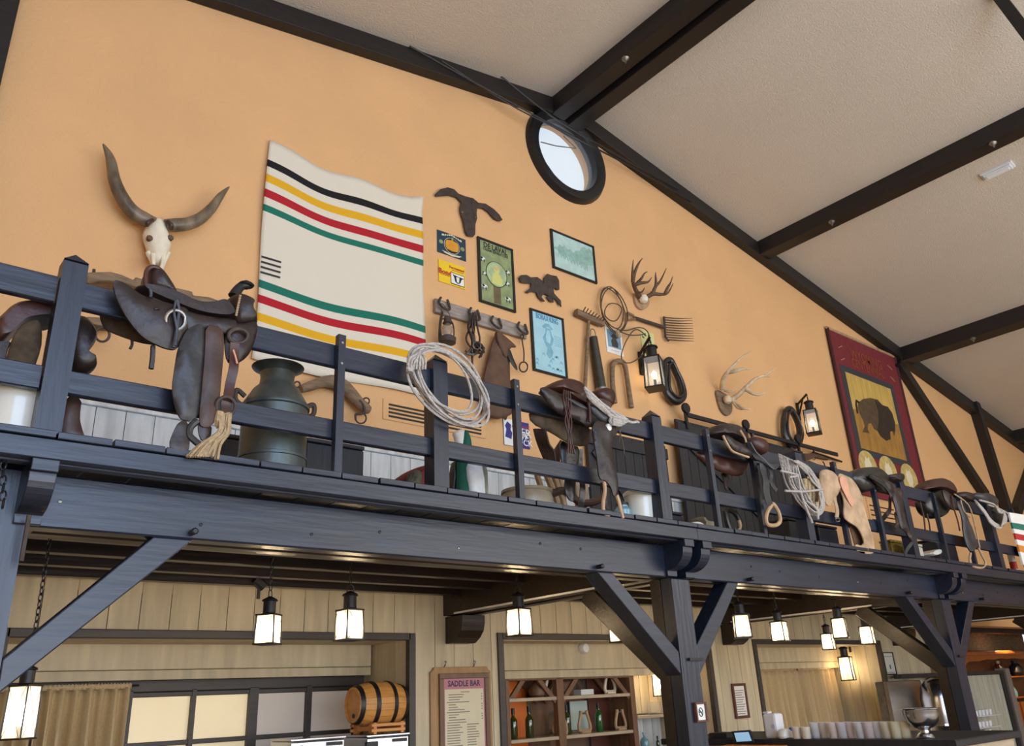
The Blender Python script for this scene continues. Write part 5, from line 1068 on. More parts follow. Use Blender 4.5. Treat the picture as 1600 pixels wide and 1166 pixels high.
obj('lid', MB().lathe([(.24*H, .8*H), (.24*H, .9*H), (.06*H, .92*H), (.06*H, 1.0*H), (.001, 1.0*H)], c, 20), M_BLACK, t, smooth=40)
# spurs in the crock at left
t = thing('spur_pair', U(25, 605, 3.9), 'dark leather spur straps lying on top of the left cream crock', 'spurs')
for k, (cx, cy) in enumerate(((12, 600), (28, 603), (40, 598))): obj('spur_band', MB().tube([U(cx+12*math.cos(a), cy+10*math.sin(a), 3.88+.05*k+.03*math.sin(a)) for a in [q*.4488 for q in range(14)]], .016, 7, closed=True), M_HARN, t, smooth=True)
# ---- black boxes, packs
def boxy(nm, label, cat, x0, x1, top, Y, dep, m, lid=.03, z=DECK, bev=.008, bpx=745):
    a, b = U(x0, bpx, Y), U(x1, bpx, Y); zt = U((x0+x1)/2, top, Y).z
    t = thing(nm, ((a.x+b.x)/2, Y+dep/2, z), label, cat)
    obj('body', MB().box(a.x, b.x, Y, Y+dep, z, zt-lid), m, t, bevel=bev); obj('lid', MB().box(a.x-.004, b.x+.004, Y-.004, Y+dep+.004, zt-lid+.004, zt), m, t, bevel=bev)
    return t
boxy('black_case', 'black box standing behind the first slim baluster', 'box', 478, 568, 690, 4.3, .35, M_BLKW)
boxy('black_case', 'black box between the horned saddle and the milk can', 'box', 338, 384, 678, 4.5, .3, M_BLKW)
t = thing('rolled_pack', U(655, 755, 4.1), 'maroon rolled blanket pack left of the second railing post', 'pack')
obj('roll', pillow(z2((815, 1140), (840, 1000), (880, 955), (940, 930), (1000, 925), (1040, 980), (1040, 1150), (930, 1150)), 3.95, 4.25, 2, .3), M_MAROON, t, smooth=True)
obj('woven_band', pillow(z2((855, 1140), (870, 985), (900, 950), (935, 960), (930, 1000), (935, 1140)), 3.93, 4.0, 1, .2), mat('woven_band', srgb(92, 92, 78), .9, .6, 30, .3), t, smooth=True)
t = thing('saddle_blanket', U(728, 770, 4.1), 'folded green-edged saddle blanket right of the second railing post', 'blanket')
zq = ZM(3.887, 600, 500)
def bandp(nm, pts, Y, m): return panel(nm, zq(*pts), Y, .03, m, t, bulge=.02, inset=.02)
bandp('dark_fold', ((395, 880), (440, 850), (430, 960), (425, 1160), (390, 1150)), 4.16, M_HARN)
bandp('green_band', ((474, 672), (500, 690), (516, 745), (520, 850), (505, 900), (500, 1170), (430, 1165), (440, 960), (440, 850), (470, 745)), 4.10, flatc('blanket_green', 20, 84, 66, .9, .15))
bandp('pale_body', ((485, 865), (545, 870), (590, 900), (605, 1180), (540, 1178), (500, 1010)), 4.07, mat('blanket_pale', srgb(214, 220, 222), .9, .25, 9, .3))
bandp('grey_fringe', ((575, 880), (612, 890), (616, 1080), (600, 1080)), 4.09, flatc('blanket_grey', 130, 134, 118, .9, .2))
bandp('top_fold', ((410, 690), (440, 672), (478, 672), (500, 740), (480, 800), (440, 800), (425, 725)), 4.12, flatc('blanket_white', 214, 210, 200, .9, .1))
# leather harness and poles behind the stock saddle
t = thing('bentwood_chair', U(880, 790, 4.3), 'old chair of pale bent sticks behind the stock saddle', 'chair')
for a, b in (((300, 690), (375, 960)), ((355, 690), (455, 960)), ((400, 700), (495, 970)), ((440, 720), (465, 960)), ((530, 730), (548, 970)), ((590, 740), (572, 970))):
    obj('spindle', MB().tube(onplane(z3(a, ((a[0]+b[0])/2+6, (a[1]+b[1])/2), b), 4.3), .022, 8), M_STIR, t, smooth=True)
obj('seat_ring', MB().tube(curve(onplane(z3((370, 812), (410, 800), (470, 790), (560, 860), (640, 855), (690, 830)), 4.26)), .028, 8), M_LEAB, t, smooth=True)
t = thing('reins_bundle', U(860, 700, 4.4), 'bundle of thin leather reins hanging behind the stock saddle', 'reins')
for k in range(8): obj('rein', MB().tube(curve(onplane(z3((285+k*9, 420), (300+k*10, 480+k*4), (330+k*10, 560), (360+k*9, 610+k*10), (400+k*6, 560-k*10)), 4.4-.01*k)), .011, 5), M_LEAB if k % 3 else M_LEA2, t, smooth=True)
# white sacks and boot right of the third post
Pz = ZM(7.775, 980, 800)
t = obj('white_sack', pillow(Pz((620, 165), (680, 145), (750, 128), (820, 130), (880, 160), (900, 190), (840, 205), (700, 190)), 3.80, 4.0, 2, .3), mat('sackcloth', srgb(206, 200, 184), .9, .2, 12, .3), smooth=True); tag(t, 'low crumpled white sack on the deck right of the third post', 'sack')
t = obj('leather_glove', pillow(Pz((870, 60), (890, 60), (910, 95), (945, 120), (1070, 135), (1075, 235), (920, 215), (900, 180), (905, 130), (875, 95)), 3.82, 3.95, 1, .2), mat('tan_glove', srgb(120, 112, 92), .9, .25, 12, .3), smooth=True); tag(t, 'old tan glove with an upturned finger beside the white sack', 'glove')
boxy('small_case', 'small dark blue box in front of the orange gap beside the sliding door', 'box', 1050, 1068, 800, 4.2, .2, M_BLUE, bpx=812)
# crates under the ropes
boxy('dark_crate', 'blue-black crate under the tangled ropes', 'crate', 1283, 1312, 822, 4.1, .3, M_BLUE, bpx=850)
boxy('dark_crate', 'black crate left of the blue-black crate under the ropes', 'crate', 1238, 1268, 812, 4.2, .3, M_BLKW, bpx=850)
# books and plate between the black and round-cantle saddles
boxy('yellow_box', 'old yellow and dark printed box between two saddles at right', 'box', 1398, 1424, 846, 3.95, .12, flatc('box_yellow', 150, 130, 50, var=.5, sc=18), bpx=875)
t = boxy('paper_block', 'small beige block with faint print standing at the front edge of the deck', 'sign', 1425, 1447, 850, 3.80, .06, flatc('beige_card', 186, 180, 160, var=.1), bpx=880)
t = obj('folded_newspaper', pillow([(1448, 866), (1455, 860), (1466, 858), (1467, 866), (1456, 870)], 3.85, 4.0, 1, .2), M_PAPER); tag(t, 'crumpled white paper right of the beige block', 'paper')
boxy('blue_bin', 'dark blue bin behind the round-cantle saddle fender', 'box', 1472, 1500, 845, 4.2, .25, M_BLUE, bpx=880)
# striped blanket and striped post at far right
t = thing('striped_blanket', U(1585, 830, 3.68), 'cream blanket with green, red and orange stripes hung over the rail at the right edge', 'blanket')
Pz = ZM(4.165, 1400, 640); rows = [(670, 735, C_WHT), (735, 775, flatc('stripe_green', 40, 110, 92, .9)), (775, 805, C_WHT), (805, 845, flatc('stripe_red', 176, 44, 44, .9)), (845, 880, C_WHT), (880, 925, flatc('stripe_orange', 206, 130, 50, .9)), (925, 1010, C_WHT)]
for a, b, m in rows: obj('stripe', MB().prism(onplane(Pz((735+(a-670)*.28, a), (900, a+26), (900, b+26), (735+(b-670)*.28, b)), 3.63), (0, .02, 0)), m, t)
t = thing('striped_post', U(1586, 893, 3.9), 'short red and white banded post behind the railing at the right edge', 'post')
c = U(1586, 893, 3.9)
for k in range(4): obj('band', MB().lathe([(.04, k*.09), (.04, k*.09+.088)], (c.x, c.y, DECK), 14), C_RED if k % 2 else C_WHT, t)
# ================================================================ BELOW THE GALLERY
# hanging lanterns
JB = 2.50
for (px, py, Y, s, an, lb) in ((419, 984, 5.3, .86, .75, 'leftmost of the lit lanterns hanging under the gallery, clear glass, above the dark window frame'),
        (546, 977, 5.15, .92, .12, 'second lit hanging lantern from the left, with a tall black chimney, above the barrel'),
        (811, 973, 4.95, .92, .1, 'lit hanging lantern just right of the wall corbel, above the bottle shelves'),
        (968, 986, 5.6, .95, .2, 'lit hanging lantern mostly hidden behind the left brace of the second post'),
        (1159, 979, 4.8, .95, .75, 'lit hanging lantern directly right of the second post, above the framed notice'),
        (1218, 987, 5.1, .9, .2, 'lit hanging lantern above the left end of the curtained alcove'),
        (1294, 1003, 5.3, .80, .3, 'smaller lit hanging lantern, lower left of the cluster of three at right'),
        (1312, 982, 4.6, .90, .45, 'lit hanging lantern in the middle of the cluster of three at right'),
        (1355, 993, 4.9, .88, .3, 'rightmost lit hanging lantern, beside the long rear brace')):
    lantern(lb, px, py, Y, s=s, angle=an, chain_to=2.655, power=20, group='hanging lanterns under the gallery')
lantern('large lit lantern below the leftmost brace, at the lower left edge', 34, 1113, 4.9, s=.72, angle=.75, tall=1.6, chain_to=2.655, power=12, group='hanging lanterns under the gallery')
def side_lantern(label, px, py, X, s, **k):
    t = lantern(label, px, py, UXp(px, py, X).y, s=s, name='wall_lantern', **k); c = UXp(px, py, X); hz = c.z+(.105*1.35+.20)*s
    top = Vector((X+.20, c.y, hz+.05)); bot = Vector((X+.20, c.y, hz-.16)); bracket(t, top, bot, Vector((X, c.y, hz+.02)))
side_lantern('glowing lantern on a black bracket on the right side wall of the curtained alcove', 1323, 1045, 12.20, 1.15, tall=1.35, angle=.3, power=16)
side_lantern('glowing lantern on the alcove wall half hidden by the foot of the left brace', 1031, 1067, 8.12, .95, tall=1.5, angle=.4, power=14)
# spotlight and smoke detector
t = thing('spotlight', U(405, 912, 6.2), 'small dark cylinder spotlight at the top of the plank wall above the left alcove', 'spotlight')
obj('can', MB().beam(U(398, 905, 6.2), U(412, 918, 6.2), .07, .07, .015), M_BLACK, t); obj('stem', MB().box(U(405, 912, 6.2).x-.01, U(405, 912, 6.2).x+.01, 6.19, 6.21, 2.40, 2.5), M_BLACK, t)
t = thing('smoke_detector', U(913, 1013, 7.0), 'white round smoke detector on the header board above the bottle shelves', 'detector')
obj('body', MB().lathe([(.06, .04), (.062, .0), (.045, -.03), (.02, -.035)], U(913, 1013, 7.01), 16, axis='y'), M_WHITE, t, smooth=True)
# ---- curtains
def curtain(nm, label, x0, x1, zt, zb, Y, n, rod=True, sw=0.0, seed=1):
    t = thing(nm, ((x0+x1)/2, Y, zb), label, 'curtain', None); r_ = random.Random(seed); mb = MB(); nu = n*8; nv = 10; phs = [r_.uniform(-.5, .5) for _ in range(n+2)]
    for j in range(nv+1):
        v = j/nv; z = zt-(zt-zb)*v
        for i in range(nu+1):
            u = i/nu; ph = u*n*2*math.pi+phs[min(n, int(u*n))]*v*1.2
            mb.v.append(Vector((x0+(x1-x0)*u+sw*v*u+.02*math.sin(ph*.5+1)*v, Y+(.030+.035*v)*(math.sin(ph)+.35*math.sin(ph*.37+2)), z)))
    for j in range(nv):
        for i in range(nu): a = j*(nu+1)+i; mb.f.append((a, a+1, a+nu+2, a+nu+1))
    obj('cloth', mb, M_CURT, t, smooth=True, solid=.004)
    mb = MB(); rw = []
    for i in range(nu+1): mb.v += [Vector((x0+(x1-x0)*i/nu, Y-.012-.010*math.sin(i*2.4), zt+.028+.006*math.sin(i*3.1))), Vector((x0+(x1-x0)*i/nu, Y-.012-.010*math.sin(i*2.4+1), zt-.012))]
    mb.f = [(2*i, 2*i+2, 2*i+3, 2*i+1) for i in range(nu)]; obj('gathered_heading', mb, M_CURT, t, smooth=True, solid=.01)
    if rod: obj('rod', MB().tube([Vector((x0-.05, Y, zt+.01)), Vector((x1+.06, Y, zt+.01))], .008, 8), M_BLACK, t)
    return t
curtain('curtain', 'tan gathered curtain left of the dark multi-pane window', 1.42, 2.06, 1.825, 1.0, 7.2, 7)
curtain('curtain', 'tan curtain at the far lower left, behind the large lantern', 1.08, 1.40, 1.825, 1.0, 7.22, 4, seed=3)
curtain('curtain', 'left tan curtain of the pair in the right alcove', 10.2, 11.33, 1.82, .9, 7.25, 7, seed=5)
curtain('curtain', 'right tan curtain of the pair, beside the glowing bracket lantern', 11.37, 12.34, 1.82, .9, 7.25, 7, seed=7)
# ---- dark multi-pane window
w2 = struct('window_2', loc=(3.1, 7.3, 1.2)); w2['label'] = 'dark wooden window with frosted panes behind the barrel'
Xs = [1.05, 2.06, 2.60, 3.09, 3.61, 4.16]
obj('head_rail', MB().box(1.05, 4.17, 7.26, 7.36, 1.785, 1.875, .006), M_TRIM, w2)
wz = [1.765, 1.425, 1.39, 1.0]
st_x = [(2.045, 2.10), (2.565, 2.60), (3.055, 3.135), (3.585, 3.635), (4.06, 4.17)]
for a, b in st_x: obj('stile', MB().box(a, b, 7.255, 7.35, .9, 1.80, .006), M_TRIM, w2)
for z in (1.765, 1.40, 1.02): obj('cross_rail', MB().box(2.06, 4.1, 7.262, 7.345, z-.018, z+.018, .005), M_TRIM, w2)
px_ = [(2.10, 2.565), (2.60, 3.055), (3.135, 3.585), (3.635, 4.06)]
for i, (a, b) in enumerate(px_):
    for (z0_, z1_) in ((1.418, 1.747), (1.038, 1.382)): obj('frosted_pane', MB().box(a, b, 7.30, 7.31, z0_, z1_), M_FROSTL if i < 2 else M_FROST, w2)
# ---- barrel on its cradle, on the steel machine
def machine(label, x0, x1, y0, y1, z, kind):
    t = thing('coffee_machine', ((x0+x1)/2, (y0+y1)/2, 1.0), label, 'coffee machine')
    obj('body', MB().box(x0, x1, y0, y1, 1.0, z-.02), M_CHROME, t, bevel=.012)
    obj('lid', MB().box(x0-.006, x1+.006, y0-.006, y1, z-.018, z), M_CHROME, t, bevel=.005)
    obj('side_grip', MB().box(x0-.008, x0+.10, y0-.01, y0+.03, 1.05, z-.05), M_BLACK, t, bevel=.006)
    obj('front_panel', MB().box(x0+.2, x1-.1, y0-.012, y0, 1.08, z-.10), flatc('panel_grey', 160, 164, 168, .3), t, bevel=.004)
    obj('badge', MB().box(x1-.16, x1-.03, y0-.016, y0, z-.065, z-.04), M_BLACK, t)
    return t
machine('steel catering machine under the wooden barrel', 3.70, 4.10, 6.38, 6.76, 1.385, 0)
machine('black and chrome catering machine left of the barrel', 3.04, 3.50, 6.38, 6.76, 1.395, 1)
boxc = thing('back_counter', (3.2, 6.85, 0), 'dark back counter carrying the two steel machines', 'counter'); obj('top', MB().box(1.1, 4.15, 6.36, 7.22, .96, 1.0, .005), M_BLKW, boxc); obj('cabinet_body', MB().box(1.12, 4.13, 6.40, 7.2, 0, .955, .005), M_BLKW, boxc)
bc = Vector((3.895, 6.56, 1.618)); t = thing('wooden_barrel', (bc.x, bc.y, bc.z-.2), 'oak barrel with black hoops lying on a pine cradle', 'barrel')
BL, BR = .238, .182
def rb_(x): return BR*(1-.24*(x/BL)**2)
NS = 22
for k in range(NS):
    a0, a1 = 2*math.pi*k/NS+.006, 2*math.pi*(k+1)/NS-.006; vs = []; fs = []
    for i in range(9):
        x = -BL+2*BL*i/8
        for a, d in ((a0, 0), (a1, 0), (a1, -.018), (a0, -.018)): r_ = rb_(x)+d; vs.append(bc+Vector((x, r_*math.cos(a), r_*math.sin(a))))
    for i in range(8):
        for q_ in range(4): fs.append((i*4+q_, i*4+(q_+1) % 4, i*4+4+(q_+1) % 4, i*4+4+q_))
    fs += [(0, 3, 2, 1), (32, 33, 34, 35)]
    obj('stave', MB().add(vs, fs), M_OAK, t)
for s in (-1, 1): obj('barrel_head', MB().lathe([(.001, -.008), (rb_(BL)-.012, -.008), (rb_(BL)-.012, .008), (.001, .008)], bc+Vector((s*(BL-.022), 0, 0)), 26, axis='x', cap=False), M_OAK, t)
obj('bung_hole', MB().lathe([(.001, -.004), (.018, -.004), (.018, .004), (.001, .004)], bc+Vector((-BL+.010, -.0, -.085)), 14, axis='x', cap=False), M_BLACK, t)
for x in (-.215, -.085, .085, .215): obj('hoop', MB().lathe([(rb_(x-.018)+.0, -.018), (rb_(x-.018)+.006, -.018), (rb_(x+.018)+.006, .018), (rb_(x+.018)+.0, .018)], bc+Vector((x, 0, 0)), 30, axis='x', cap=False), M_BLACK, t, smooth=40)
t = thing('barrel_cradle', (3.895, 6.56, 1.386), 'small orange pine cradle under the barrel', 'stand')
for s in (-1, 1):
    obj('end_board', MB().prism([(3.895+s*.13, y, z) for y, z in ((6.39, 1.387), (6.44, 1.387), (6.48, 1.41), (6.64, 1.41), (6.68, 1.387), (6.73, 1.387), (6.73, 1.475), (6.68, 1.475), (6.62, 1.447), (6.50, 1.447), (6.44, 1.475), (6.39, 1.475))], (.03, 0, 0)), M_PINE, t, bevel=.004)
    for z in (1.415, 1.455): obj('side_rail', MB().box(3.74, 4.06, 6.56+s*.17-.012, 6.56+s*.17+.012, z-.012, z+.012, .003), M_PINE, t)
# ---- menu board
t = thing('menu_board', (4.71, 6.48, 1.0), 'framed pink and cream bar menu hanging on the plank wall', 'menu')
M_MF = mat('menu_frame_wood', srgb(158, 122, 76), .5, .2, (20, 20, 3), .1); M_MF2 = mat('menu_inner_wood', srgb(112, 84, 64), .5, .2, (20, 20, 3), .1)
obj('backboard', MB().prism([(x, 6.47, z) for x, z in ((4.38, .9), (4.38, 1.86), (4.405, 1.872), (4.42, 1.90), (5.02, 1.90), (5.035, 1.872), (5.06, 1.86), (5.06, .9))], (0, .022, 0)), M_MF, t, bevel=.004)
ix0, ix1, iz1 = 4.465, 5.02, 1.845
for a, b, c_, d in ((ix0, ix1, iz1-.045, iz1), (ix0, ix0+.045, .95, iz1-.045), (ix1-.045, ix1, .95, iz1-.045)): obj('inner_frame', MB().box(a, b, 6.448, 6.47, c_, d, .004), M_MF2, t)
obj('pink_sheet', MB().box(ix0+.04, ix1-.04, 6.462, 6.469, .96, iz1-.04), flatc('menu_pink', 184, 124, 132), t)
obj('cream_sheet', MB().box(ix0+.06, ix1-.062, 6.460, 6.462, .96, iz1-.135), flatc('menu_cream', 214, 204, 172), t)
text('lettering', 'SADDLE BAR', ((ix0+ix1)/2, 6.461, iz1-.09), .068, flatc('menu_ink', 70, 40, 84), t, bold=.0022, ext=.0004, sx=.93)
rr = random.Random(9); M_MI = flatc('menu_text_grey', 120, 110, 96)
for k in range(24):
    z = iz1-.16-k*.021; l = rr.uniform(.12, .27) if k % 5 else .10
    if k == 0: obj('text_line', MB().box(4.70, 4.80, 6.459, 6.460, z-.003, z+.003), M_MI, t); continue
    if k < 13:
        obj('text_line', MB().box(ix0+.08+(.02 if k % 4 else 0), ix0+.08+l, 6.459, 6.460, z-.0035, z+.0035), M_MI, t)
        if k % 4: obj('price', MB().box(ix1-.09, ix1-.075, 6.459, 6.460, z-.0035, z+.0035), M_MI, t)
    else:
        obj('text_line', MB().box(ix0+.08, ix0+.08+rr.uniform(.12, .18), 6.459, 6.460, z-.0035, z+.0035), M_MI, t); obj('text_line', MB().box(ix0+.30, ix0+.30+rr.uniform(.09, .15), 6.459, 6.460, z-.0035, z+.0035), M_MI, t)
for x in (4.53, 4.86): obj('hook', MB().tube([(x, 6.47, 1.90), (x, 6.45, 1.925), (x+.012, 6.45, 1.94), (x, 6.46, 1.95)], .006, 6), M_STEEL, t)
# ---- small frames
def frame_simple(nm, label, x0, x1, z0, z1, y, fm, pm, fw=.03, cat='notice', lines=8, ink=None):
    t = thing(nm, ((x0+x1)/2, y, z0), label, cat)
    for a, b, c_, d in ((x0, x1, z1-fw, z1), (x0, x1, z0, z0+fw), (x0, x0+fw, z0+fw, z1-fw), (x1-fw, x1, z0+fw, z1-fw)): obj('frame', MB().box(a, b, y-.022, y, c_, d, .003), fm, t)
    obj('sheet', MB().box(x0+fw-.002, x1-fw+.002, y-.010, y-.001, z0+fw-.002, z1-fw+.002), pm, t)
    for k in range(lines):
        z = z1-fw-.05-(z1-z0-2*fw-.07)*k/max(1, lines-1) if lines > 1 else (z0+z1)/2
        obj('text_line', MB().box(x0+fw+.02, x1-fw-.02-.02*(k % 3), y-.0115, y-.010, z-.004, z+.004), ink or M_MI, t)
    return t
M_FR = mat('red_brown_frame', srgb(96, 58, 44), .45, .2, 20, .05)
frame_simple('framed_notice', 'white typed notice in a red-brown frame on the pale planks', 8.72, 8.99, 1.27, 1.66, 6.488, M_FR, M_PAPER, lines=11)
t = frame_simple('framed_picture', 'thin dark frame with a pale print right of the curtained alcove', 12.47, 12.78, 1.69, 2.01, 6.488, M_BLACK, flatc('pale_print', 200, 200, 190), fw=.014, cat='picture', lines=2)
obj('small_figure', MB().box(12.62, 12.645, 6.474, 6.478, 1.77, 1.83), M_INK, t)
A = U(1084, 1098, 3.79); B = U(1105, 1128, 3.79)
t = frame_simple('no_smoking_sign', 'small no-smoking plaque in a brown frame on the second post', A.x, B.x, B.z, A.z, 3.798, M_FR, C_WHT, fw=.013, cat='sign', lines=0)
c = Vector(((A.x+B.x)/2, 3.786, (A.z+B.z)/2)); M_SG = flatc('sign_dark_green', 30, 60, 56)
obj('prohibition_ring', MB().tube([c+Vector((.020*math.cos(a), 0, .026*math.sin(a))) for a in [k*math.pi/12 for k in range(24)]], .0028, 5, closed=True), M_SG, t)
obj('slash', MB().beam(c+Vector((-.014, 0, .018)), c+Vector((.014, 0, -.018)), .003, .005), M_SG, t); obj('cigarette', MB().box(c.x-.014, c.x+.012, c.y-.001, c.y+.001, c.z-.003, c.z+.003), M_SG, t)
# ---- shelf unit with mirror
YC = 7.10
t = thing('shelf_unit', (6.5, 7.25, 0), 'brown shelf unit with small corner braces and a mirror back behind the bar', 'shelf')
obj('mirror', MB().box(5.25, 7.66, 7.46, 7.48, .3, 1.84), M_MIRROR, t)
obj('orange_reflection', MB().box(5.3, 6.30, 7.44, 7.458, .3, 1.80), mat('reflected_orange', srgb(226, 120, 40), .5, .1, 4, 0), t)  # orange sheet painted in for what the mirror reflects
obj('dark_reflection', MB().box(6.30, 6.62, 7.44, 7.458, .3, 1.80), M_SHELF, t); obj('dark_reflection', MB().box(7.25, 7.58, 7.44, 7.458, .3, 1.80), flatc('red_brown_reflection', 92, 44, 30), t)  # darker sheets over the mirror, also tones of its reflection
obj('side_panel', MB().box(7.60, 7.66, YC, 7.46, 0, 1.84, .004), M_SHELF, t)
obj('side_panel', MB().box(5.25, 5.31, YC, 7.46, 0, 1.84, .004), M_SHELF, t)
for a, b in ((6.43, 6.53), (5.72, 5.765), (7.585, 7.66)): obj('upright', MB().box(a, b, YC-.03, YC+.04, 0, 1.84, .005), M_SHELF, t)
obj('top_rail', MB().box(5.25, 7.66, YC-.03, YC+.03, 1.78, 1.84, .005), M_SHELF, t)
SZ = [U(990, 1084, YC).z, U(900, 1148, YC).z]; SZ[0] = U(880, 1088, YC).z
for z in SZ+[.85]: obj('shelf', MB().box(5.31, 7.60, YC-.02, 7.45, z-.035, z, .004), M_SHELFL, t)
for (xa, xb) in ((6.43, 6.16), (6.53, 6.80), (5.765, 6.02), (7.585, 7.32)):
    obj('corner_brace', MB().beam((xa, YC+.005, 1.56), (xb, YC+.005, 1.83), .03, .05), M_SHELF, t)
    obj('rear_brace', MB().beam((xa, 7.40, 1.56), (xb, 7.40, 1.83), .03, .05), M_SHELF, t)
def bottle(label, px, pyb, pyt, Y, z, m, shape=0, group=None, lab=True):
    p = U(px, pyb, Y); H = U(px, pyt, Y).z-z; c = Vector((p.x, Y, z))
    r = H*(.145 if shape == 0 else .25)
    t = thing('bottle', c, label, 'bottle', group)
    if shape == 0: pr = [(r*.9, 0), (r, .02*H), (r, .55*H), (r*.9, .62*H), (r*.42, .72*H), (r*.36, .94*H), (r*.42, .95*H), (r*.42, .99*H), (r*.30, H)]
    else: pr = [(r*.9, 0), (r, .03*H), (r, .5*H), (r*.85, .62*H), (r*.3, .74*H), (r*.28, .9*H), (r*.38, .92*H), (r*.38, H)]
    obj('glass_body', MB().lathe(pr, c, 20), m, t, smooth=50)
    if shape == 0: obj('foil', MB().lathe([(r*.44, .80*H), (r*.44, 1.004*H), (.001, 1.006*H)], c, 14), M_BLACK, t, smooth=50)
    return t
for px, pb, pt, lb, m in ((803, 1155, 1107, 'dark olive wine bottle at the left end of the lower shelf', M_BOTT), (828, 1152, 1104, 'second dark olive wine bottle on the lower shelf', M_BOTT),
        (887, 1148, 1102, 'olive wine bottle just right of the shelf unit middle upright', M_BOTT), (937, 1143, 1099, 'bright green wine bottle between two wooden stirrups', M_BOTG)):
    bottle(lb, px, pb, pt, 7.2, SZ[1], m, group=None)
def stirrup(label, px, Y, z, h, w, m=None, rot=0):
    c = U(px, 1100, Y); c = Vector((c.x, Y, z)); t = thing('wooden_stirrup', c, label, 'stirrup')
    P = [(-.25, 1.0), (-.30, .8), (-.46, .45), (-.52, .2), (-.42, .04), (0, .02), (.42, .04), (.52, .2), (.46, .45), (.30, .8), (.25, 1.0)]
    obj('bow', MB().tube(curve([c+Vector((a*w, 0, .02+b*h*.96)) for a, b in P], 4), [.020, .016, .018, .020, .018, .016, .020], 8), m or M_STIR, t, smooth=True)
    obj('tread', MB().box(c.x-.42*w, c.x+.42*w, Y-.03, Y+.03, z, z+.026, .008), m or M_STIR, t); obj('top_bar', MB().tube([c+Vector((-.27*w, 0, h*.93)), c+Vector((.27*w, 0, h*.93))], .011, 8), M_STEEL, t)
stirrup('bent wooden stirrup behind the middle upright on the lower shelf', 873, 7.18, SZ[1], .20, .19)
stirrup('thick pale wooden stirrup in the centre of the lower shelf', 911, 7.18, SZ[1], .22, .17)
stirrup('pale wooden stirrup at the right end of the lower shelf', 967, 7.18, SZ[1], .21, .16)
stirrup('thin pale stirrup on the upper shelf left of the middle upright', 862, 7.2, SZ[0], .20, .15, M_BONE)
stirrup('thin pale stirrup at the right end of the upper shelf', 955, 7.2, SZ[0], .20, .16, M_BONE)
c = U(842, 1088, 7.2); t = obj('round_pot', MB().lathe([(.06, 0), (.09, .02), (.10, .07), (.07, .13), (.04, .16), (.045, .18)], (c.x, 7.22, SZ[0]), 20), M_SHELF, smooth=True); tag(t, 'dark glossy round pot on the upper shelf', 'pot')
c = U(918, 1084, 7.2); t = obj('pale_box', MB().box(c.x-.10, c.x+.10, 7.2, 7.32, SZ[0], SZ[0]+.06, .004), M_WHITE); tag(t, 'flat pale box on the upper shelf', 'box')
c = U(917, 1115, 7.3); t = obj('pale_card', MB().box(c.x-.14, c.x+.13, 7.42, 7.435, SZ[1]+.03, SZ[0]-.06), flatc('pale_green_card', 190, 206, 196)); tag(t, 'pale green card standing at the back of the lower shelf', 'card')
# ledge right of the shelf unit with glass block and bottles below it
t = thing('wall_ledge', (8.0, 7.2, 1.33), 'pale wooden ledge on the planks right of the shelf unit', 'shelf'); obj('board', MB().box(7.68, 8.35, 7.08, 7.335, 1.325, 1.36, .004), M_SHELFL, t)
c = U(1027, 1108, 7.2); t = obj('glass_block', MB().box(c.x-.09, c.x+.09, 7.16, 7.28, 1.362, 1.50, .006), M_GLASS); tag(t, 'square clear glass block on the pale ledge', 'glass block')
t = thing('lower_ledge', (8.0, 7.2, .95), 'lower wooden ledge holding the pale blue bottle', 'shelf'); obj('board', MB().box(7.68, 8.35, 7.08, 7.335, .93, .965, .004), M_SHELFL, t)
bottle('pale blue glass bottle below the ledge', 1009, 1180, 1144, 7.2, .966, M_BOTB, 1); bottle('small amber bottle below the ledge, beside the pale blue one', 1030, 1182, 1150, 7.15, .966, M_BOTT, 0)
# ---- bar counter running towards the planks, with its clutter
CT = 1.2
t = thing('bar_counter', (6.9, 4.0, 0), 'dark-topped bar counter carrying the frosted cups', 'counter')
obj('worktop', MB().box(6.36, 7.5, 2.9, 5.6, CT-.05, CT, .008), M_BLKW, t); obj('front_panel', MB().box(6.42, 7.45, 2.95, 5.55, 0, CT-.052, .004), M_SHELFL, t); obj('side_ledge', MB().box(6.0, 6.40, 4.5, 5.6, 1.02, 1.06, .006), M_BLKW, t)
rr = random.Random(4); cupc = None
for k in range(11):
    f_ = k/10; px = 1276+f_*140; p = UZp(px, 1154, CT); p.x = 6.50+.02*math.sin(k*2); p = Vector((p.x, (U(px, 1154, 1).x and UXp(px, 1154, p.x).y), CT))
    tint = [(226, 226, 224), (226, 204, 178), (232, 206, 190), (214, 210, 214), (226, 196, 190), (214, 218, 224), (222, 190, 188), (216, 216, 218), (232, 214, 170), (226, 214, 150), (222, 206, 140)][k]
    m = mat('cup_tint', srgb(*[int(v*.5+118) for v in tint]), .3, .05, 5, 0, alpha=.5)
    t = thing('frosted_cup', p, '%s frosted cup, number %s in the row from the left on the bar' % (['clear grey', 'tan', 'peach', 'pale grey', 'pink', 'bluish', 'rose', 'silvery', 'straw yellow', 'yellow', 'deep yellow'][k], ['one', 'two', 'three', 'four', 'five', 'six', 'seven', 'eight', 'nine', 'ten', 'eleven'][k]), 'cup', 'frosted cups on the bar')
    obj('cup_wall', MB().lathe([(.030, 0), (.034, .004), (.044, .115), (.047, .118), (.044, .118), (.031, .008), (.001, .006)], p, 18, cap=False), m, t, smooth=40)
t = thing('punch_bowl', UZp(1447, 1154, CT), 'polished steel footed punch bowl on the bar in front of the third post', 'bowl'); c = UZp(1447, 1154, CT); H = UXp(1447, 1108, c.x).z-CT
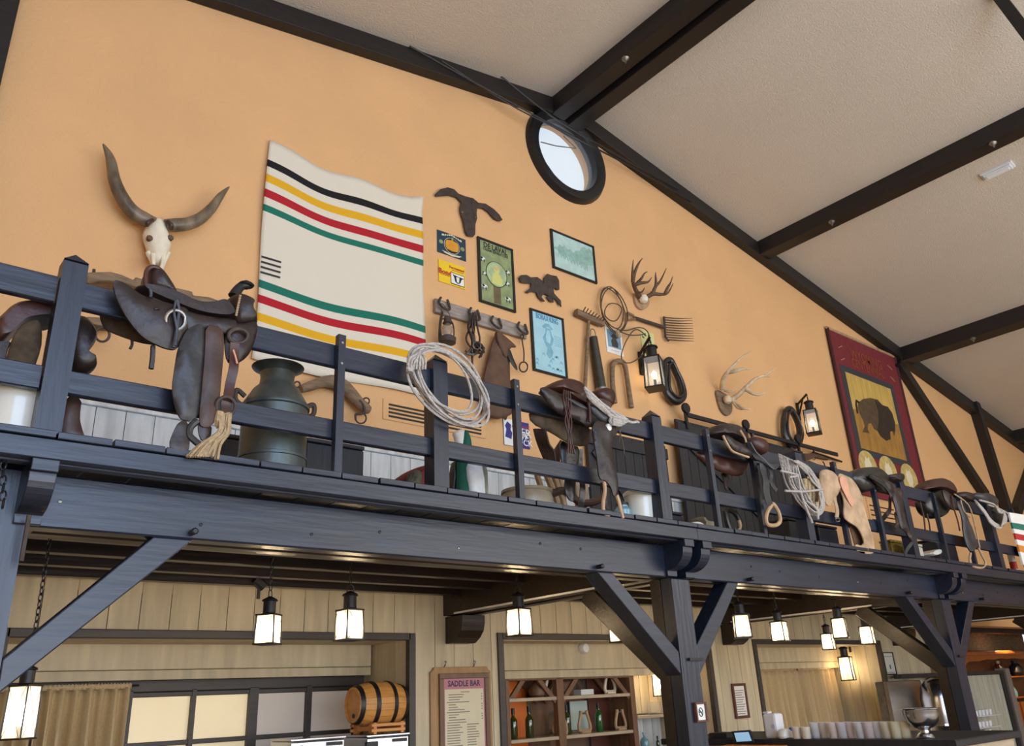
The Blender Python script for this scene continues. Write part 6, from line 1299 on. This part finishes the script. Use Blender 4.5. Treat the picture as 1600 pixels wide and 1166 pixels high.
obj('bowl', MB().lathe([(.30*H, .36*H), (.42*H, .42*H), (.55*H, .58*H), (.62*H, .8*H), (.63*H, .97*H), (.66*H, 1.0*H), (.64*H, 1.0*H), (.60*H, .8*H), (.5*H, .58*H), (.3*H, .42*H)], c, 32, cap=False), M_CHROME, t, smooth=60)
obj('foot', MB().lathe([(.34*H, 0), (.35*H, .03*H), (.28*H, .08*H), (.26*H, .14*H), (.16*H, .20*H), (.16*H, .28*H), (.22*H, .33*H), (.31*H, .38*H)], c, 28), M_CHROME, t, smooth=40)
obj('rim_beading', MB().tube([c+Vector((.65*H*math.cos(a), .65*H*math.sin(a), H)) for a in [k*math.pi/16 for k in range(32)]], .007, 6, closed=True), M_CHROME, t)
def on_bar(px, py, X): return Vector((X, UXp(px, py, X).y, CT))
c = on_bar(1212, 1155, 6.46)
t = thing('white_canister', c, 'white plastic canister with a round mark at the left edge of the curtained alcove', 'canister'); h = UXp(1205, 1112, 6.46).z-CT
obj('body', MB().box(c.x-.04, c.x+.08, c.y-.055, c.y+.075, CT, CT+h*.93), M_WHITE, t, bevel=.02); obj('cap', MB().box(c.x-.03, c.x+.03, c.y+.02, c.y+.07, CT+h*.93, CT+h, .006), M_WHITE, t)
obj('round_mark', MB().lathe([(.018, -.002), (.018, .0)], (c.x-.041, c.y-.02, CT+h*.45), 16, axis='x'), flatc('mark_grey', 190, 190, 196), t)
c = on_bar(1232, 1155, 6.44); t = obj('crumpled_tissue', pillow([(1222, 1140), (1230, 1138), (1240, 1146), (1244, 1157), (1232, 1154), (1222, 1155)], c.y-.03, c.y+.05, 1, .3), M_PAPER); tag(t, 'crumpled white tissue right of the canister', 'tissue')
c = on_bar(1243, 1153, 6.6); t = obj('blue_carton', MB().box(c.x, c.x+.06, c.y-.02, c.y+.05, CT, CT+.075, .004), flatc('bright_blue', 40, 110, 210)); tag(t, 'small bright blue carton behind the tissue', 'carton')
for k, (px, nm_) in enumerate(((1248, 'clear drinking glass just right of the tissue'), (1262, 'second clear drinking glass, right of the first'))):
    c = on_bar(px, 1163, 6.40); c.z = CT; t = obj('drinking_glass', MB().lathe([(.028, 0), (.034, .004), (.038, .09), (.034, .09), (.030, .01), (.001, .008)], c, 16, cap=False), M_CUP, smooth=40); tag(t, nm_, 'glass')
c = on_bar(1268, 1152, 6.5); t = obj('salt_shaker', MB().lathe([(.018, 0), (.020, .03), (.014, .05), (.016, .065), (.006, .07)], c, 12), M_WHITE, smooth=True); tag(t, 'tiny white shaker left of the row of cups', 'shaker')
c = on_bar(1160, 1158, 6.30); t = thing('tablet_stand', Vector((6.30, c.y, 1.06)), 'tilted tablet with a pale blue screen at the left end of the bar', 'tablet')
P4 = [UXp(x, y, 6.28) for x, y in ((1143, 1143), (1171, 1141), (1177, 1160), (1150, 1162))]
obj('screen_body', MB().prism(P4, (.02, .0, -.0)), M_BLACK, t); P5 = [UXp(x, y, 6.272) for x, y in ((1147, 1145.5), (1169, 1144), (1174, 1158), (1151, 1159.5))]
obj('screen', MB().prism(P5, (.004, 0, 0)), mat('tablet_screen', srgb(170, 210, 235), .3, .03, 5, 0, emit=srgb(150, 200, 235), es=.5), t); obj('foot', MB().box(6.28, 6.38, c.y-.05, c.y+.05, 1.06, 1.09, .004), M_BLACK, t)
c0, c1 = UXp(1117, 1150, 6.5), UXp(1144, 1147, 6.5); t = obj('black_tray', MB().box(6.42, 6.60, min(c0.y, c1.y), max(c0.y, c1.y)+.0, CT, CT+.045, .006), M_BLACK); tag(t, 'black tray left of the tablet', 'tray')
ya, yb_ = UXp(1213, 1158, 6.1).y, UXp(1119, 1160, 6.1).y; t = thing('wooden_caddy', (6.15, (ya+yb_)/2, 1.06), 'open wooden caddy with dark slots along the front of the bar', 'caddy')
obj('front_board', MB().box(6.05, 6.07, ya, yb_, 1.0, 1.165, .006), M_PINE, t); obj('back_board', MB().box(6.22, 6.24, ya, yb_, 1.06, 1.165, .006), M_PINE, t)
for k in range(4): obj('divider', MB().box(6.07, 6.22, ya+(yb_-ya)*k/3-.008, ya+(yb_-ya)*k/3+.008, 1.06, 1.16), M_PINE, t)
for k in range(3): obj('slot_strap', MB().box(6.044, 6.05, ya+(yb_-ya)*(.1+.2*k)-.012, ya+(yb_-ya)*(.1+.2*k)+.012, 1.0, 1.165), M_BLACK, t)
# ---- steel refrigerator, dome, partition
t = thing('steel_refrigerator', (12.9, 6.4, 0), 'brushed steel refrigerator door behind the punch bowl', 'refrigerator')
obj('door', MB().box(12.10, 13.10, 6.30, 6.36, .1, 1.60, .008), mat('brushed_steel', srgb(170, 160, 150), .35, .08, (2, 2, 50), .03, metal=.8), t); obj('side_trim', MB().box(13.10, 13.13, 6.29, 6.36, .1, 1.60), M_WHITE, t)
obj('cabinet', MB().box(12.10, 13.13, 6.365, 6.48, .1, 1.60), M_STEEL, t)
t = thing('dome_lid', (12.93, 6.0, 1.0), 'tall polished steel dome beside the refrigerator', 'lid'); obj('dome', MB().lathe([(.24, 0), (.25, .1), (.25, .35), (.22, .50), (.15, .58), (.05, .62), (.001, .62)], (12.93, 6.0, 1.0), 28), M_CHROME, t, smooth=60); obj('base_ring', MB().lathe([(.26, -.02), (.26, .01)], (12.93, 6.0, 1.0), 28), M_CHROME, t)
t = thing('partition', (14.6, 6.3, 0), 'pale plank partition with a dark cap and dark end frame beside the third post', 'partition')
M_PART = mat('partition_plank', srgb(176, 176, 160), .6, .18, (9, 9, 1.4), .08, obvar=.05)
for k in range(12): obj('plank', MB().box(13.75+k*.19+.003, 13.75+(k+1)*.19-.003, 6.30, 6.33, 0, 1.63, .004), M_PART, t)
obj('cap', MB().box(12.48, 16.08, 6.26, 6.38, 1.63, 1.69, .006), M_BLKW, t); obj('dark_stile', MB().box(13.62, 13.74, 6.27, 6.36, 0, 1.63, .006), M_BLKW, t); obj('dark_stile', MB().box(15.98, 16.10, 6.27, 6.36, 0, 1.63, .006), M_BLKW, t)
obj('end_post', MB().box(16.11, 16.30, 6.24, 6.40, 0, 1.72, .008), mat('grey_post', srgb(120, 112, 106), .5, .15, (20, 20, 3), .1), t)
t = thing('wall_rack', (14.3, 6.2, .8), 'small three-tier white shelf with glasses on the pale partition', 'rack')
for k, (py) in enumerate((1118, 1136, 1150)):
    c = U(1538, py, 6.2); obj('tier', MB().box(c.x-.42, c.x+.42, 6.12, 6.29, c.z-.012, c.z, .003), M_WHITE, t)
    for q_ in range(5): obj('tumbler', MB().lathe([(.03, 0), (.036, .08)], (c.x-.3+q_*.13, 6.2, c.z), 10), M_WHITE, t, smooth=True)
# ---- far room: lintel and the lit hutch
t = struct('trim_30', MB().box(13.9, 24, 7.55, 7.7, U(1560, 990, 7.6).z, U(1560, 977, 7.6).z), M_BLUE)
t['label'] = 'grey-blue lintel over the opening to the far room'
HY = 8.25; hx = lambda px: U(px, 1050, HY).x; hz = lambda py, px=1560: U(px, py, HY).z
t = thing('wooden_hutch', ((hx(1512)+hx(1612))/2, HY, 0), 'orange-brown wooden hutch with a scalloped top, lit from above, at the lower right edge', 'hutch')
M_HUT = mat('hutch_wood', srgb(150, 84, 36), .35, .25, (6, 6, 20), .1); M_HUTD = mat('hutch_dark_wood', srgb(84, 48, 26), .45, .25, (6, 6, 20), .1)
X0, X1 = hx(1508), hx(1640)
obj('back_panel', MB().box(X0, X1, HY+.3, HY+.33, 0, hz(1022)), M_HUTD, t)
obj('crown', MB().box(X0-.05, X1, HY-.10, HY+.33, hz(1024), hz(1017), .03), M_HUT, t)
val = [(X0, hz(1024)), (X0, hz(1040))]+[(X0+(X1-X0)*u, hz(1040)+(hz(1028)-hz(1040))*(.35+.45*math.sin(math.pi*u)+.12*abs(math.sin(u*19)))) for u in [k/24 for k in range(1, 24)]]+[(X1, hz(1040)), (X1, hz(1024))]
obj('scalloped_valance', MB().prism([(x, HY-.02, z) for x, z in val], (0, .03, 0)), M_HUT, t)
obj('side_panel', MB().box(X0-.04, X0+.04, HY-.02, HY+.3, 0, hz(1020), .004), M_HUT, t)
for py in (1058, 1092): obj('shelf', MB().box(X0, X1, HY, HY+.3, hz(py)-.03, hz(py), .004), M_HUT, t)
for a, b in ((X0+.05, (X0+X1)/2-.05), ((X0+X1)/2+.05, X1-.05)):
    d = obj('door', MB().box(a, b, HY-.04, HY-.01, .1, hz(1100), .008), M_HUT, t); obj('knob', MB().lathe([(.02, -.03), (.028, -.015), (.012, 0)], ((a+b)/2, HY-.04, hz(1122)), 12, axis='y'), M_STEEL, d, smooth=True)
for px, py, r_, m_, lb in ((1565, 1058, .13, M_CHROME, 'silver jug'), (1592, 1058, .16, M_BLACK, 'dark round pot')):
    c = U(px, py, HY+.12); t = obj('silver_jug' if m_ is M_CHROME else 'dark_pot', MB().lathe([(r_*.6, 0), (r_, .08), (r_*.9, .2), (r_*.4, .28), (r_*.5, .34)], (c.x, HY+.14, hz(1058)), 20), m_, smooth=True); tag(t, lb+' on the upper shelf of the lit hutch', 'jug' if m_ is M_CHROME else 'pot')
c = U(1588, 1092, HY+.1); t = obj('decanter', MB().lathe([(.09, 0), (.10, .1), (.04, .25), (.03, .4), (.05, .42), (.03, .5)], (c.x, HY+.14, hz(1092)), 16), M_BOTB, smooth=True); tag(t, 'clear decanter on the lower shelf of the lit hutch', 'decanter')
l = bpy.data.lights.new('hutch_downlight', 'SPOT'); l.energy = 120; l.color = (1, .66, .34); l.spot_size = 2.0; o = bpy.data.objects.new('hutch_downlight', l); COL.objects.link(o); o.location = ((X0+X1)/2-.3, HY-.35, 2.5)
t = thing('recessed_downlight', ((X0+X1)/2-.3, HY-.45, 2.48), 'glowing round downlight above the hutch', 'light'); obj('lens', MB().lathe([(.10, 0), (.10, .012)], ((X0+X1)/2-.3, HY-.35, 2.52), 18), M_BULB, t)
struct('ceiling_far', MB().box(13.9, XR, 6.8, 8.7, 2.56, 2.62), M_BROWN)
# chain hanging at the left edge of the gallery
t = thing('hanging_chain', U(5, 720, 3.66), 'short black chain hanging under the deck at the left edge', 'chain')
for k in range(7):
    c = U(5, 715+k*12, 3.68); obj('link', MB().tube([c+Vector((.010*math.cos(a)*(k % 2), .010*math.cos(a)*(1-k % 2), .020*math.sin(a))) for a in [q_*math.pi/5 for q_ in range(10)]], .004, 5, closed=True), M_BLACK, t)
